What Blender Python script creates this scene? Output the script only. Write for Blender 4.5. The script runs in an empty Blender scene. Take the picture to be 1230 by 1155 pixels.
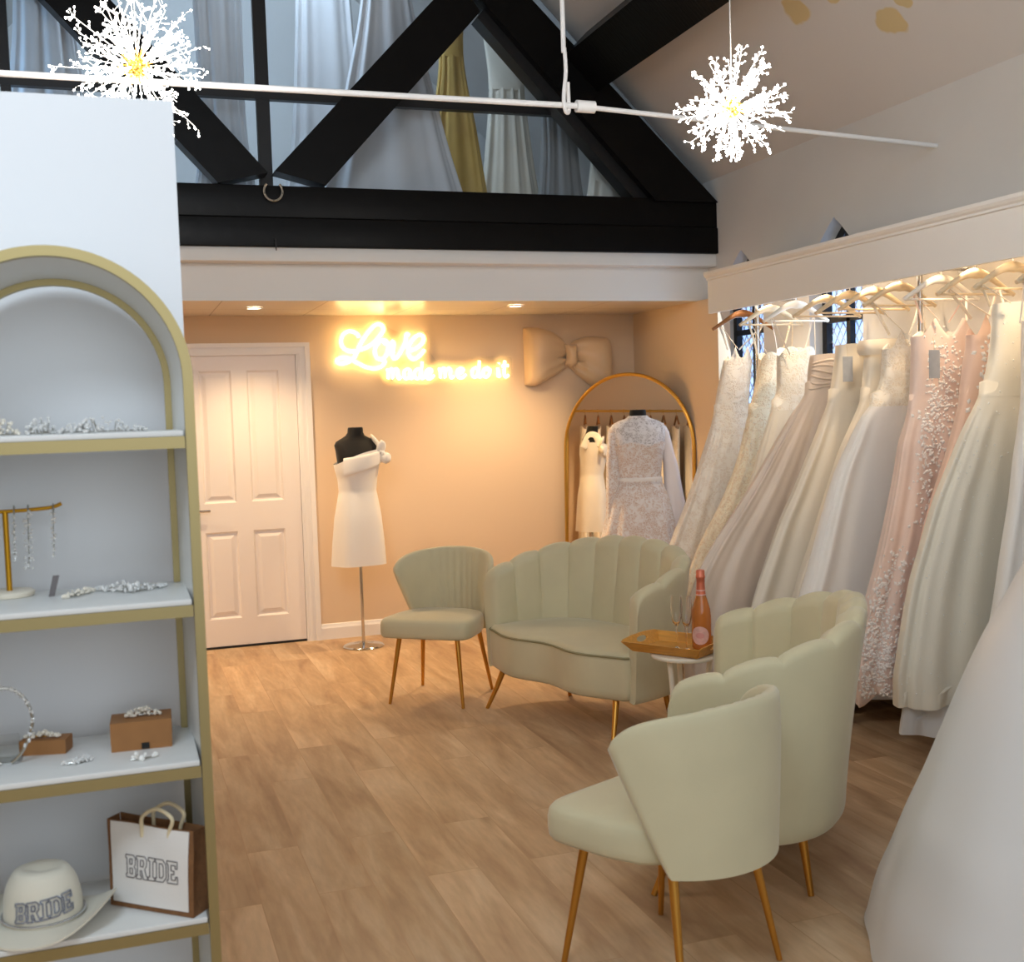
import bpy, bmesh, math, random
from mathutils import Vector, Matrix
sin, cos, pi, rad = math.sin, math.cos, math.pi, math.radians
scene = bpy.context.scene
COL = scene.collection

# ------------------------------------------------------------------ camera
CAM_H = 1.55
F_PX = 1378.1
YAW, PITCH, ROLL = rad(18.92), rad(3.553), rad(1.831)
_f = Vector((sin(YAW)*cos(PITCH), cos(YAW)*cos(PITCH), -sin(PITCH)))
_r0 = Vector((cos(YAW), -sin(YAW), 0))
_d0 = _f.cross(_r0)
_r = _r0*cos(ROLL) + _d0*sin(ROLL)
_d = -_r0*sin(ROLL) + _d0*cos(ROLL)
EYE = Vector((0, 0, CAM_H))
cam_data = bpy.data.cameras.new('camera')
cam = bpy.data.objects.new('camera', cam_data)
COL.objects.link(cam)
m = Matrix.Identity(4)
for i in range(3):
    m[i][0], m[i][1], m[i][2], m[i][3] = _r[i], -_d[i], -_f[i], EYE[i]
cam.matrix_world = m
cam_data.sensor_fit = 'HORIZONTAL'
cam_data.sensor_width = 36
cam_data.lens = F_PX/1230*36
cam_data.clip_start = .05
cam_data.clip_end = 100
cam_data.dof.use_dof = True; cam_data.dof.focus_distance = 5.4; cam_data.dof.aperture_fstop = 5.6
scene.camera = cam

def ray(px, py):
    return _r*((px-615)/F_PX) + _d*((py-577.5)/F_PX) + _f
def on_y(px, py, y):
    d = ray(px, py); return EYE + d*(y/d.y)
def on_x(px, py, x):
    d = ray(px, py); return EYE + d*(x/d.x)
def on_z(px, py, z):
    d = ray(px, py); return EYE + d*((z-CAM_H)/d.z)
def at_depth(px, py, t):
    return EYE + ray(px, py)*t

# ------------------------------------------------------------------ materials
def srgb(r, g, b):
    def c(v):
        v /= 255
        return v/12.92 if v <= .04045 else ((v+.055)/1.055)**2.4
    return (c(r), c(g), c(b), 1)

def new_mat(name):
    mt = bpy.data.materials.new(name)
    mt.use_nodes = True
    nt = mt.node_tree
    bs = nt.nodes['Principled BSDF']
    return mt, nt, bs

def mat(name, col, rough=.5, metal=0, var=0, var_scale=8, bump=0, bump_scale=200, sheen=0, trans=0, ior=1.45,
        alpha=1, emit=None, emit_s=0, coat=0, col2=None, stretch=(1, 1, 1), sss=0, spec=.5, detail=3):
    mt, nt, bs = new_mat(name)
    N, L = nt.nodes, nt.links
    bs.inputs['Base Color'].default_value = col
    bs.inputs['Roughness'].default_value = rough
    bs.inputs['Metallic'].default_value = metal
    bs.inputs['IOR'].default_value = ior
    bs.inputs['Alpha'].default_value = alpha
    bs.inputs['Transmission Weight'].default_value = trans
    bs.inputs['Coat Weight'].default_value = coat
    bs.inputs['Specular IOR Level'].default_value = spec
    if sheen:
        bs.inputs['Sheen Weight'].default_value = sheen
        bs.inputs['Sheen Roughness'].default_value = .4
    if sss:
        bs.inputs['Subsurface Weight'].default_value = sss
        bs.inputs['Subsurface Radius'].default_value = (.05, .04, .03)
    if emit:
        bs.inputs['Emission Color'].default_value = emit
        bs.inputs['Emission Strength'].default_value = emit_s
    tc = mp = None
    if var or bump:
        tc = N.new('ShaderNodeTexCoord'); mp = N.new('ShaderNodeMapping')
        mp.inputs['Scale'].default_value = stretch
        L.new(tc.outputs['Object'], mp.inputs['Vector'])
    if var:
        no = N.new('ShaderNodeTexNoise'); no.inputs['Scale'].default_value = var_scale
        no.inputs['Detail'].default_value = detail
        L.new(mp.outputs['Vector'], no.inputs['Vector'])
        mx = N.new('ShaderNodeMix'); mx.data_type = 'RGBA'
        c2 = col2 or tuple(max(0, c*(1-var)) for c in col[:3])+(1,)
        mr = N.new('ShaderNodeMapRange')
        mr.inputs['From Min'].default_value = .35; mr.inputs['From Max'].default_value = .65
        L.new(no.outputs['Fac'], mr.inputs['Value'])
        L.new(mr.outputs['Result'], mx.inputs['Factor'])
        mx.inputs['A'].default_value = col; mx.inputs['B'].default_value = c2
        L.new(mx.outputs['Result'], bs.inputs['Base Color'])
    if bump:
        nb = N.new('ShaderNodeTexNoise'); nb.inputs['Scale'].default_value = bump_scale
        nb.inputs['Detail'].default_value = 4
        L.new(mp.outputs['Vector'], nb.inputs['Vector'])
        bp = N.new('ShaderNodeBump'); bp.inputs['Strength'].default_value = bump
        bp.inputs['Distance'].default_value = .004
        L.new(nb.outputs['Fac'], bp.inputs['Height'])
        L.new(bp.outputs['Normal'], bs.inputs['Normal'])
    return mt

def lace_mat(name, base, lace, scale=45, cover=.5, rough=.7, bump=.6):
    """woven floral lace: voronoi and noise threads over a lining colour"""
    mt, nt, bs = new_mat(name)
    N, L = nt.nodes, nt.links
    tc = N.new('ShaderNodeTexCoord')
    no = N.new('ShaderNodeTexNoise'); no.inputs['Scale'].default_value = scale*.35; no.inputs['Detail'].default_value = 3
    no.inputs['Distortion'].default_value = 1.6
    vo = N.new('ShaderNodeTexVoronoi'); vo.feature = 'DISTANCE_TO_EDGE'; vo.inputs['Scale'].default_value = scale
    L.new(tc.outputs['Object'], no.inputs['Vector']); L.new(tc.outputs['Object'], vo.inputs['Vector'])
    r1 = N.new('ShaderNodeMapRange'); r1.inputs['From Min'].default_value = cover-.06; r1.inputs['From Max'].default_value = cover+.06
    L.new(no.outputs['Fac'], r1.inputs['Value'])
    r2 = N.new('ShaderNodeMapRange'); r2.inputs['From Min'].default_value = .03; r2.inputs['From Max'].default_value = .12
    r2.inputs['To Min'].default_value = 1; r2.inputs['To Max'].default_value = 0
    L.new(vo.outputs['Distance'], r2.inputs['Value'])
    mxm = N.new('ShaderNodeMath'); mxm.operation = 'MAXIMUM'
    L.new(r1.outputs['Result'], mxm.inputs[0]); L.new(r2.outputs['Result'], mxm.inputs[1])
    mx = N.new('ShaderNodeMix'); mx.data_type = 'RGBA'
    mx.inputs['A'].default_value = base; mx.inputs['B'].default_value = lace
    L.new(mxm.outputs['Value'], mx.inputs['Factor']); L.new(mx.outputs['Result'], bs.inputs['Base Color'])
    bp = N.new('ShaderNodeBump'); bp.inputs['Strength'].default_value = bump; bp.inputs['Distance'].default_value = .003
    L.new(mxm.outputs['Value'], bp.inputs['Height']); L.new(bp.outputs['Normal'], bs.inputs['Normal'])
    bs.inputs['Roughness'].default_value = rough
    bs.inputs['Sheen Weight'].default_value = .25
    return mt

# ------------------------------------------------------------------ mesh building
class MB:
    def __init__(s): s.v, s.f = [], []
    def add(s, verts, faces):
        b = len(s.v); s.v += [Vector(v) for v in verts]; s.f += [tuple(b+i for i in f) for f in faces]; return s
    def box(s, x0, x1, y0, y1, z0, z1):
        return s.add([(x0,y0,z0),(x1,y0,z0),(x1,y1,z0),(x0,y1,z0),(x0,y0,z1),(x1,y0,z1),(x1,y1,z1),(x0,y1,z1)],
                     [(3,2,1,0),(4,5,6,7),(0,1,5,4),(1,2,6,5),(2,3,7,6),(3,0,4,7)])
    def rbox(s, x0, x1, y0, y1, z0, z1, r=.01, seg=3, mtx=None):
        bm = bmesh.new(); bmesh.ops.create_cube(bm, size=1)
        for v in bm.verts:
            v.co = ((x0+x1)/2+v.co.x*(x1-x0), (y0+y1)/2+v.co.y*(y1-y0), (z0+z1)/2+v.co.z*(z1-z0))
        bmesh.ops.bevel(bm, geom=bm.edges[:], offset=r, segments=seg, profile=.5, affect='EDGES', clamp_overlap=True)
        return s.frombm(bm, mtx)
    def frombm(s, bm, mtx=None):
        bm.verts.ensure_lookup_table(); bm.verts.index_update()
        vs = [(mtx @ v.co if mtx else v.co.copy()) for v in bm.verts]
        fs = [tuple(v.index for v in f.verts) for f in bm.faces]
        bm.free(); return s.add(vs, fs)
    def loft(s, rings, cap0=True, cap1=True, closed=True):
        b = len(s.v); n = len(rings[0])
        for r in rings: s.v += [Vector(p) for p in r]
        m_ = n if closed else n-1
        for i in range(len(rings)-1):
            for j in range(m_):
                k = (j+1) % n
                s.f.append((b+i*n+j, b+i*n+k, b+(i+1)*n+k, b+(i+1)*n+j))
        if cap0: s.f.append(tuple(b+j for j in reversed(range(n))))
        if cap1: s.f.append(tuple(b+(len(rings)-1)*n+j for j in range(n)))
        return s
    def tube(s, pts, r, n=8, closed=False, cap=True, flat=None):
        """round tube along points; r is a number or a list"""
        P = [Vector(p) for p in pts]; k = len(P)
        R = r if isinstance(r, (list, tuple)) else [r]*k
        T = []
        for i in range(k):
            if closed: t = P[(i+1) % k]-P[i-1]
            else: t = P[min(i+1, k-1)]-P[max(i-1, 0)]
            T.append(t.normalized() if t.length > 1e-9 else Vector((0,0,1)))
        up = Vector((0,0,1)) if abs(T[0].z) < .9 else Vector((1,0,0))
        a = T[0].cross(up).normalized()
        rings = []
        for i in range(k):
            a = (a - T[i]*a.dot(T[i]))
            a = a.normalized() if a.length > 1e-6 else T[i].orthogonal().normalized()
            c = T[i].cross(a)
            f2 = flat or 1
            rings.append([P[i]+(a*cos(2*pi*j/n)+c*sin(2*pi*j/n)*f2)*R[i] for j in range(n)])
        if closed:
            rings.append(rings[0]); b = len(s.v)
            s.loft(rings, False, False)
        else: s.loft(rings, cap, cap)
        return s
    def lathe(s, prof, c=(0,0,0), n=32, cap0=True, cap1=True):
        c = Vector(c)
        return s.loft([[c+Vector((r*cos(2*pi*j/n), r*sin(2*pi*j/n), z)) for j in range(n)] for r, z in prof], cap0, cap1)
    def ball(s, c, r, sub=1, sc=(1,1,1)):
        bm = bmesh.new(); bmesh.ops.create_icosphere(bm, subdivisions=sub, radius=r)
        c = Vector(c)
        for v in bm.verts: v.co = Vector((v.co.x*sc[0], v.co.y*sc[1], v.co.z*sc[2]))+c
        return s.frombm(bm)
    def prism(s, poly, to3, d0, d1):
        """poly: 2D outline, to3(u,v,d) maps to 3D"""
        n = len(poly)
        vs = [to3(u, v, d0) for u, v in poly]+[to3(u, v, d1) for u, v in poly]
        fs = [tuple(reversed(range(n))), tuple(range(n, 2*n))]
        fs += [(i, (i+1) % n, n+(i+1) % n, n+i) for i in range(n)]
        return s.add(vs, fs)
    def holed(s, outer, holes, to3, d0, d1):
        """plate with holes, extruded between d0 and d1"""
        bm = bmesh.new()
        for loop in [outer]+holes:
            vs = [bm.verts.new((u, v, 0)) for u, v in loop]
            for i in range(len(vs)): bm.edges.new((vs[i], vs[(i+1) % len(vs)]))
        bmesh.ops.triangle_fill(bm, use_beauty=True, edges=bm.edges[:])
        r = bmesh.ops.extrude_face_region(bm, geom=bm.faces[:])
        for g in r['geom']:
            if isinstance(g, bmesh.types.BMVert): g.co.z = 1
        bmesh.ops.recalc_face_normals(bm, faces=bm.faces[:])
        for v in bm.verts: v.co = Vector(to3(v.co.x, v.co.y, d0+(d1-d0)*v.co.z))
        return s.frombm(bm)
    def grid(s, fn, nu, nv, closed_u=False):
        b = len(s.v)
        for i in range(nv+1):
            for j in range(nu+(0 if closed_u else 1)): s.v.append(Vector(fn(j/nu, i/nv)))
        w = nu if closed_u else nu+1
        for i in range(nv):
            for j in range(nu):
                k = (j+1) % w
                s.f.append((b+i*w+j, b+i*w+k, b+(i+1)*w+k, b+(i+1)*w+j))
        return s
    def xf(s, mtx):
        s.v = [mtx @ v for v in s.v]; return s
    def build(s, name, material, parent=None, smooth=35, world=False, fix=True):
        me = bpy.data.meshes.new(name)
        vs = s.v
        if world and parent is not None:
            inv = local_inv(parent)
            vs = [inv @ v for v in vs]
        me.from_pydata([tuple(v) for v in vs], [], s.f)
        if fix:
            bm = bmesh.new(); bm.from_mesh(me)
            bmesh.ops.recalc_face_normals(bm, faces=bm.faces[:]); bm.to_mesh(me); bm.free()
        if smooth:
            me.shade_smooth()
            if smooth < 180: me.set_sharp_from_angle(angle=rad(smooth))
        o = bpy.data.objects.new(name, me)
        if material: me.materials.append(material)
        COL.objects.link(o)
        if parent is not None: o.parent = parent
        return o

def local_inv(o):
    mm = Matrix.Identity(4)
    while o is not None:
        mm = Matrix.LocRotScale(o.location, o.rotation_euler, o.scale) @ mm
        o = o.parent
    return mm.inverted()

def tag(o, label, cat, group=None):
    o['label'] = label; o['category'] = cat
    if group: o['group'] = group
    return o
def thing(name, label, cat, loc=(0,0,0), rz=0, group=None):
    o = bpy.data.objects.new(name, None); o.empty_display_size = .1
    COL.objects.link(o); o.location = loc; o.rotation_euler = (0, 0, rz)
    return tag(o, label, cat, group)
def struct(o):
    o['kind'] = 'structure'; return o
def struct_root(name, loc=(0,0,0)):
    o = bpy.data.objects.new(name, None); COL.objects.link(o); o.location = loc
    o['kind'] = 'structure'; return o
def copy_tree(o, parent=None):
    c = o.copy(); COL.objects.link(c)
    if parent is not None: c.parent = parent
    for ch in list(o.children): copy_tree(ch, c)
    return c

def interp(tab, t):
    """monotone-ish cubic through (t, value) points sorted by t"""
    n = len(tab)
    if t <= tab[0][0]: return tab[0][1]
    if t >= tab[-1][0]: return tab[-1][1]
    for i in range(n-1):
        if tab[i][0] <= t <= tab[i+1][0]:
            t0, a = tab[i]; t1, b = tab[i+1]; h = t1-t0
            u = (t-t0)/h
            def slope(k):
                if k == 0: return (tab[1][1]-tab[0][1])/(tab[1][0]-tab[0][0])
                if k == n-1: return (tab[-1][1]-tab[-2][1])/(tab[-1][0]-tab[-2][0])
                s0 = (tab[k][1]-tab[k-1][1])/(tab[k][0]-tab[k-1][0]); s1 = (tab[k+1][1]-tab[k][1])/(tab[k+1][0]-tab[k][0])
                return 0 if s0*s1 <= 0 else 2*s0*s1/(s0+s1)
            m0, m1 = slope(i)*h, slope(i+1)*h
            return (2*u**3-3*u*u+1)*a+(u**3-2*u*u+u)*m0+(-2*u**3+3*u*u)*b+(u**3-u*u)*m1
def spline(pts, k=6, closed=False):
    P = [Vector(p) for p in pts]; n = len(P); out = []
    for i in range(n if closed else n-1):
        if closed: a, b, c, d = P[i-1], P[i], P[(i+1) % n], P[(i+2) % n]
        else: a, b, c, d = P[max(i-1,0)], P[i], P[i+1], P[min(i+2,n-1)]
        for j in range(k):
            t = j/k
            out.append(.5*((2*b)+(c-a)*t+(2*a-5*b+4*c-d)*t*t+(3*b-a-3*c+d)*t**3))
    if not closed: out.append(P[-1])
    return out
# ------------------------------------------------------------------ material library
W_WHITE = mat('white_paint', srgb(232,230,226), .6, bump=.08, bump_scale=60)
W_RIGHT = mat('offwhite_plaster', srgb(214,212,208), .75, bump=.12, bump_scale=40, var=.04, var_scale=2)
W_BEIGE = mat('blush_beige_wall', srgb(226,200,168), .7, bump=.06, bump_scale=60)
W_PART = mat('partition_white', srgb(238,240,242), .55, bump=.05, bump_scale=60)
TRIM = mat('gloss_white_trim', srgb(240,236,232), .35)
DOOR_M = mat('door_white', srgb(240,232,226), .35)
BLACK_WOOD = mat('black_painted_timber', srgb(9,8,8), .38, var=.3, var_scale=5, bump=.4, bump_scale=12, stretch=(1,6,1), spec=.2, coat=0)
BLACK_PAINT = mat('black_frame', srgb(20,20,22), .4)
GOLD_SHELF = mat('champagne_gold_metal', srgb(172,156,110), .42, metal=.9)
GOLD_LEG = mat('gold_chair_leg', srgb(204,148,66), .3, metal=.9)
GOLD_FRAME = mat('mirror_gold', srgb(214,168,78), .28, metal=.95)
GOLD_STAND = mat('jewellery_stand_gold', srgb(205,150,40), .3, metal=.85)
SHELF_W = mat('shelf_white_board', srgb(226,226,222), .35)
VELVET = mat('sage_velvet', srgb(210,201,166), .75, sheen=.35, bump=.12, bump_scale=350, var=.05, var_scale=6)
VELVET_PIPE = mat('sage_piping', srgb(150,142,106), .8)
CHROME = mat('chrome', srgb(205,205,205), .12, metal=1)
BLACK_CLOTH = mat('black_dress_form_cloth', srgb(16,15,15), .8, sheen=.2)
BALL_S = mat('soft_white_satin', srgb(222,220,217), .42, sheen=.2, bump=.05, bump_scale=300)
PINE = mat('pale_wood_hanger', srgb(236,214,178), .45, var=.15, var_scale=10, stretch=(1,8,8))
OAKH = mat('brown_wood_hanger', srgb(160,104,52), .4, var=.2, var_scale=10, stretch=(1,8,8))
WHITE_H = mat('white_hanger', srgb(240,236,226), .35)
SATIN_I = mat('ivory_satin', srgb(240,230,212), .38, sheen=.2, bump=.05, bump_scale=300)
SATIN_W = mat('white_satin', srgb(245,241,234), .42, sheen=.2, bump=.05, bump_scale=300)
CREPE = mat('white_crepe', srgb(244,240,232), .6, sheen=.25, bump=.1, bump_scale=400)
ORGANZA = mat('taupe_organza', srgb(236,218,200), .5, sheen=.4, bump=.08, bump_scale=150, var=.12, var_scale=5, stretch=(1,1,.3))
TULLE_I = mat('ivory_tulle', srgb(240,232,214), .7, sheen=.4, bump=.15, bump_scale=500, var=.06, var_scale=6, stretch=(1,1,.3))
TULLE_W = mat('white_tulle', srgb(236,236,236), .75, sheen=.4, bump=.15, bump_scale=500, var=.06, var_scale=5)
TULLE_B = mat('blush_tulle', srgb(246,222,208), .7, sheen=.4, bump=.15, bump_scale=400, var=.06, var_scale=6)
TULLE_P = mat('peach_tulle', srgb(248,214,192), .7, sheen=.4, bump=.15, bump_scale=400)
TULLE_M = mat('mustard_satin', srgb(212,176,96), .6, sheen=.2)
TULLE_G = mat('grey_tulle', srgb(150,150,148), .75, sheen=.3)
LACE_G = lace_mat('greige_lace', srgb(234,223,209), srgb(244,238,228), 60)
LACE_I = lace_mat('ivory_bead_lace', srgb(238,217,184), srgb(250,238,212), 70)
LACE_C = lace_mat('cream_lace', srgb(242,232,212), srgb(250,244,230), 55)
LACE_N = lace_mat('blush_lined_lace', srgb(226,202,186), srgb(247,240,236), 80, cover=.52)
LACE_Y = lace_mat('sheer_yoke_lace', srgb(200,190,186), srgb(244,238,236), 80, cover=.50)
CHIFFON = mat('pale_chiffon', srgb(244,234,232), .7, sheen=.4, bump=.1, bump_scale=300)
APPL = mat('white_lace_applique', srgb(250,244,238), .6, sheen=.3)
SEQUIN = mat('clear_sequins', srgb(255,252,244), .15, coat=.8)
TAG_M = mat('grey_swing_tag', srgb(176,180,186), .5, var=.1, var_scale=30)
GLASS = mat('clear_glass', (1,1,1,1), .02, trans=1, ior=1.45)
def thin_clear(name, tint, gloss=1.15):
    mt = bpy.data.materials.new(name); mt.use_nodes = True; nt = mt.node_tree; N, L = nt.nodes, nt.links
    N.remove(N['Principled BSDF'])
    tr = N.new('ShaderNodeBsdfTransparent'); tr.inputs['Color'].default_value = tint
    gl = N.new('ShaderNodeBsdfGlossy'); gl.inputs['Roughness'].default_value = .03
    fr = N.new('ShaderNodeFresnel'); fr.inputs['IOR'].default_value = gloss
    mx = N.new('ShaderNodeMixShader')
    L.new(fr.outputs['Fac'], mx.inputs['Fac']); L.new(tr.outputs[0], mx.inputs[1]); L.new(gl.outputs[0], mx.inputs[2])
    L.new(mx.outputs[0], N['Material Output'].inputs['Surface'])
    return mt
ACRYLIC = thin_clear('clear_acrylic', (.97, .97, .96, 1))
PEARL = mat('pearl_beads', srgb(240,232,216), .18, coat=.6)
CRYSTAL = mat('crystal_beads', srgb(240,240,238), .1, metal=.25, coat=.5)
SILVER = mat('silver_wire', srgb(190,188,180), .25, metal=1)
BROWN_BOX = mat('brown_kraft_box', srgb(158,108,60), .6, var=.1, var_scale=20)
BLACK_TAB = mat('black_box_tab', srgb(18,16,14), .5)
FELT = mat('cream_felt', srgb(222,216,198), .85, sheen=.3, bump=.15, bump_scale=300)
GLITTER = mat('silver_glitter', srgb(180,184,196), .2, metal=.8, bump=1, bump_scale=600)
RHINE = mat('rhinestone', srgb(214,218,228), .06, metal=.85)
JUTE = mat('brown_jute', srgb(134,92,56), .85, bump=.6, bump_scale=300, var=.2, var_scale=60)
CANVAS = mat('white_canvas', srgb(228,224,218), .8, bump=.2, bump_scale=300)
ROPE = mat('cream_rope', srgb(222,206,170), .8, bump=.4, bump_scale=200)
MARK = mat('grey_lettering', srgb(112,106,106), .4, metal=.3)
BOW_M = mat('champagne_satin', srgb(224,194,154), .42, sheen=.3, bump=.06, bump_scale=120)
TRAY_W = mat('honey_wood', srgb(218,156,66), .4, var=.2, var_scale=12, stretch=(1,8,8))
TABLE_W = mat('table_white', srgb(236,226,206), .45)
FOIL = mat('rose_gold_foil', srgb(214,120,92), .35, metal=.5)
ROSE = mat('rose_bottle', srgb(244,146,66), .05, trans=.5, ior=1.4, coat=.6)
LABEL_P = mat('pink_paper', srgb(238,190,178), .5, var=.12, var_scale=90)
NEON = mat('neon_tube', srgb(255,230,170), .4, emit=(1, .80, .42, 1), emit_s=22)
NEON_S = mat('neon_bloom_shell', srgb(255,224,150), .5, emit=(1, .68, .18, 1), emit_s=1.9, alpha=.42)  # added see-through glowing shell, imitates the bloom around the tubes
LED = mat('led_bead', (1,1,1,1), .3, emit=(1, .93, .84, 1), emit_s=30)
SPRAY = mat('bloom_wire', srgb(240,236,224), .3, emit=(1, .95, .88, 1), emit_s=5)  # wires made to glow, imitating the bloom at the pendant's centre
HUB = mat('pendant_gold_hub', srgb(230,180,80), .25, metal=.9)
DOWN = mat('downlight_lens', (1,1,1,1), .4, emit=(1, .80, .56, 1), emit_s=20)
RODW = mat('white_metal_rod', srgb(240,240,240), .35)
MIRROR = mat('mirror_silver', (.93,.93,.92,1), 0, metal=1)

def floor_mat():
    mt, nt, bs = new_mat('oak_vinyl_planks'); N, L = nt.nodes, nt.links
    tc = N.new('ShaderNodeTexCoord'); mp = N.new('ShaderNodeMapping')
    mp.inputs['Rotation'].default_value = (0, 0, rad(90))
    L.new(tc.outputs['Object'], mp.inputs['Vector'])
    br = N.new('ShaderNodeTexBrick'); br.offset = .37; br.squash = 1
    br.inputs['Color1'].default_value = (0,0,0,1); br.inputs['Color2'].default_value = (1,1,1,1); br.inputs['Mortar'].default_value = (.5,.5,.5,1)
    br.inputs['Scale'].default_value = 1; br.inputs['Mortar Size'].default_value = .0016
    br.inputs['Brick Width'].default_value = 1.22; br.inputs['Row Height'].default_value = .182; br.inputs['Bias'].default_value = 0
    L.new(mp.outputs['Vector'], br.inputs['Vector'])
    m2 = N.new('ShaderNodeMapping'); m2.inputs['Scale'].default_value = (1, .16, 1)
    L.new(tc.outputs['Object'], m2.inputs['Vector'])
    # shift the grain plank by plank
    ad = N.new('ShaderNodeVectorMath'); ad.operation = 'MULTIPLY_ADD'
    ad.inputs[1].default_value = (7.3, 3.1, 5.7)
    L.new(br.outputs['Color'], ad.inputs[0]); L.new(m2.outputs['Vector'], ad.inputs[2])
    g1 = N.new('ShaderNodeTexNoise'); g1.inputs['Scale'].default_value = 9; g1.inputs['Detail'].default_value = 6; g1.inputs['Distortion'].default_value = .7
    L.new(ad.outputs['Vector'], g1.inputs['Vector'])
    g2 = N.new('ShaderNodeTexNoise'); g2.inputs['Scale'].default_value = 60; g2.inputs['Detail'].default_value = 4
    L.new(ad.outputs['Vector'], g2.inputs['Vector'])
    cr = N.new('ShaderNodeValToRGB'); e = cr.color_ramp.elements
    e[0].position = .25; e[0].color = srgb(178,142,108); e[1].position = .75; e[1].color = srgb(232,204,168)
    x = e.new(.5); x.color = srgb(208,174,136)
    L.new(g1.outputs['Fac'], cr.inputs['Fac'])
    mx = N.new('ShaderNodeMix'); mx.data_type = 'RGBA'; mx.blend_type = 'MULTIPLY'; mx.inputs['Factor'].default_value = 1
    pr = N.new('ShaderNodeMapRange'); pr.inputs['To Min'].default_value = .88; pr.inputs['To Max'].default_value = 1.08
    L.new(br.outputs['Color'], pr.inputs['Value'])
    L.new(cr.outputs['Color'], mx.inputs['A']); L.new(pr.outputs['Result'], mx.inputs['B'])
    m3 = N.new('ShaderNodeMix'); m3.data_type = 'RGBA'; m3.blend_type = 'MULTIPLY'; m3.inputs['Factor'].default_value = .3
    L.new(mx.outputs['Result'], m3.inputs['A']); L.new(g2.outputs['Fac'], m3.inputs['B'])
    m4 = N.new('ShaderNodeMix'); m4.data_type = 'RGBA'
    L.new(br.outputs['Fac'], m4.inputs['Factor']); L.new(m3.outputs['Result'], m4.inputs['A']); m4.inputs['B'].default_value = srgb(182,147,112)
    L.new(m4.outputs['Result'], bs.inputs['Base Color'])
    bs.inputs['Roughness'].default_value = .48; bs.inputs['Specular IOR Level'].default_value = .35
    bp = N.new('ShaderNodeBump'); bp.inputs['Strength'].default_value = .15; bp.inputs['Distance'].default_value = .002
    L.new(g2.outputs['Fac'], bp.inputs['Height']); L.new(bp.outputs['Normal'], bs.inputs['Normal'])
    return mt
FLOOR_M = floor_mat()

def tile_mat():
    mt, nt, bs = new_mat('alcove_ceiling_panels'); N, L = nt.nodes, nt.links
    tc = N.new('ShaderNodeTexCoord')
    br = N.new('ShaderNodeTexBrick'); br.offset = 0
    br.inputs['Color1'].default_value = srgb(226,214,198); br.inputs['Color2'].default_value = srgb(222,210,194)
    br.inputs['Mortar'].default_value = srgb(170,150,128)
    br.inputs['Scale'].default_value = 1; br.inputs['Mortar Size'].default_value = .004
    br.inputs['Brick Width'].default_value = .62; br.inputs['Row Height'].default_value = .62
    L.new(tc.outputs['Object'], br.inputs['Vector']); L.new(br.outputs['Color'], bs.inputs['Base Color'])
    bs.inputs['Roughness'].default_value = .3
    return mt
TILE_M = tile_mat()

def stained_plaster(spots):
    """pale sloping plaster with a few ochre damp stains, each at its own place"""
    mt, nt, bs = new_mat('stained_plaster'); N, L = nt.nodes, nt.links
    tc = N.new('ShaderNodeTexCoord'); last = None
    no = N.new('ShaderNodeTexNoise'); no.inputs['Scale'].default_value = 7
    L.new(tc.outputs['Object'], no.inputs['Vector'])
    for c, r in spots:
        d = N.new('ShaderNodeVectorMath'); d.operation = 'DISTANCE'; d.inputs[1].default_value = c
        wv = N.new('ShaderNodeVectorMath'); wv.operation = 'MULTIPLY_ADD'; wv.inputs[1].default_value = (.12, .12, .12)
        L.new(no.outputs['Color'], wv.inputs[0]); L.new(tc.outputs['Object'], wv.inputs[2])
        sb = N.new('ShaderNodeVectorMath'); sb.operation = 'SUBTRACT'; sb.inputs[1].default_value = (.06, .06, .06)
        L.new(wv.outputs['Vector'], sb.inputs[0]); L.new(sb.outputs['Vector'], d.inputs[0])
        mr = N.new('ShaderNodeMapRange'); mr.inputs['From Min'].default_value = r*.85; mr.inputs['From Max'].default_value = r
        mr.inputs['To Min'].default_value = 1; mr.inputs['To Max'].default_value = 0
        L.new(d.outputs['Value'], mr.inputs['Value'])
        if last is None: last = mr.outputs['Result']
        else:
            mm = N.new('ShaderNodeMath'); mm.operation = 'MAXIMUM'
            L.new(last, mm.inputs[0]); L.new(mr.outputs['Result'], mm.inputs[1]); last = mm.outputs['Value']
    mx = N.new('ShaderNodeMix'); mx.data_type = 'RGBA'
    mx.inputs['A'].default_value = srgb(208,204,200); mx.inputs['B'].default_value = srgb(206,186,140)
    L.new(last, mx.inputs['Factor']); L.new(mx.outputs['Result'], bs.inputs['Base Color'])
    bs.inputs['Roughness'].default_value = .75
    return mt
def leaded_mat():
    """outside daylight seen through diamond leaded panes"""
    mt, nt, bs = new_mat('leaded_pane'); N, L = nt.nodes, nt.links
    bs.inputs['Base Color'].default_value = srgb(170,200,232); bs.inputs['Roughness'].default_value = .15
    bs.inputs['Emission Color'].default_value = (.36, .56, 1, 1)
    bs.inputs['Emission Strength'].default_value = 1.5
    return mt
LEADED = leaded_mat()
LEAD = mat('lead_came', srgb(206,214,224), .4, metal=.3)
# ------------------------------------------------------------------ the setting
XL, XR = -2.04, 3.80          # side walls
YB = 7.90                     # back wall of the alcove
YF = -1.6                     # shop front end
XRIDGE = .90; ZE = 3.02; ZR = ZE+(XR-XRIDGE)*.99
XA = 3.71; YA = 6.62          # alcove side board
ZA = 2.235                    # alcove ceiling
YBH = 6.89                    # bulkhead face
YT = 6.75                     # truss face

struct(MB().box(XL, XR+.2, YF, 9.3, -.06, 0).build('floor', FLOOR_M, smooth=0))
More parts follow.
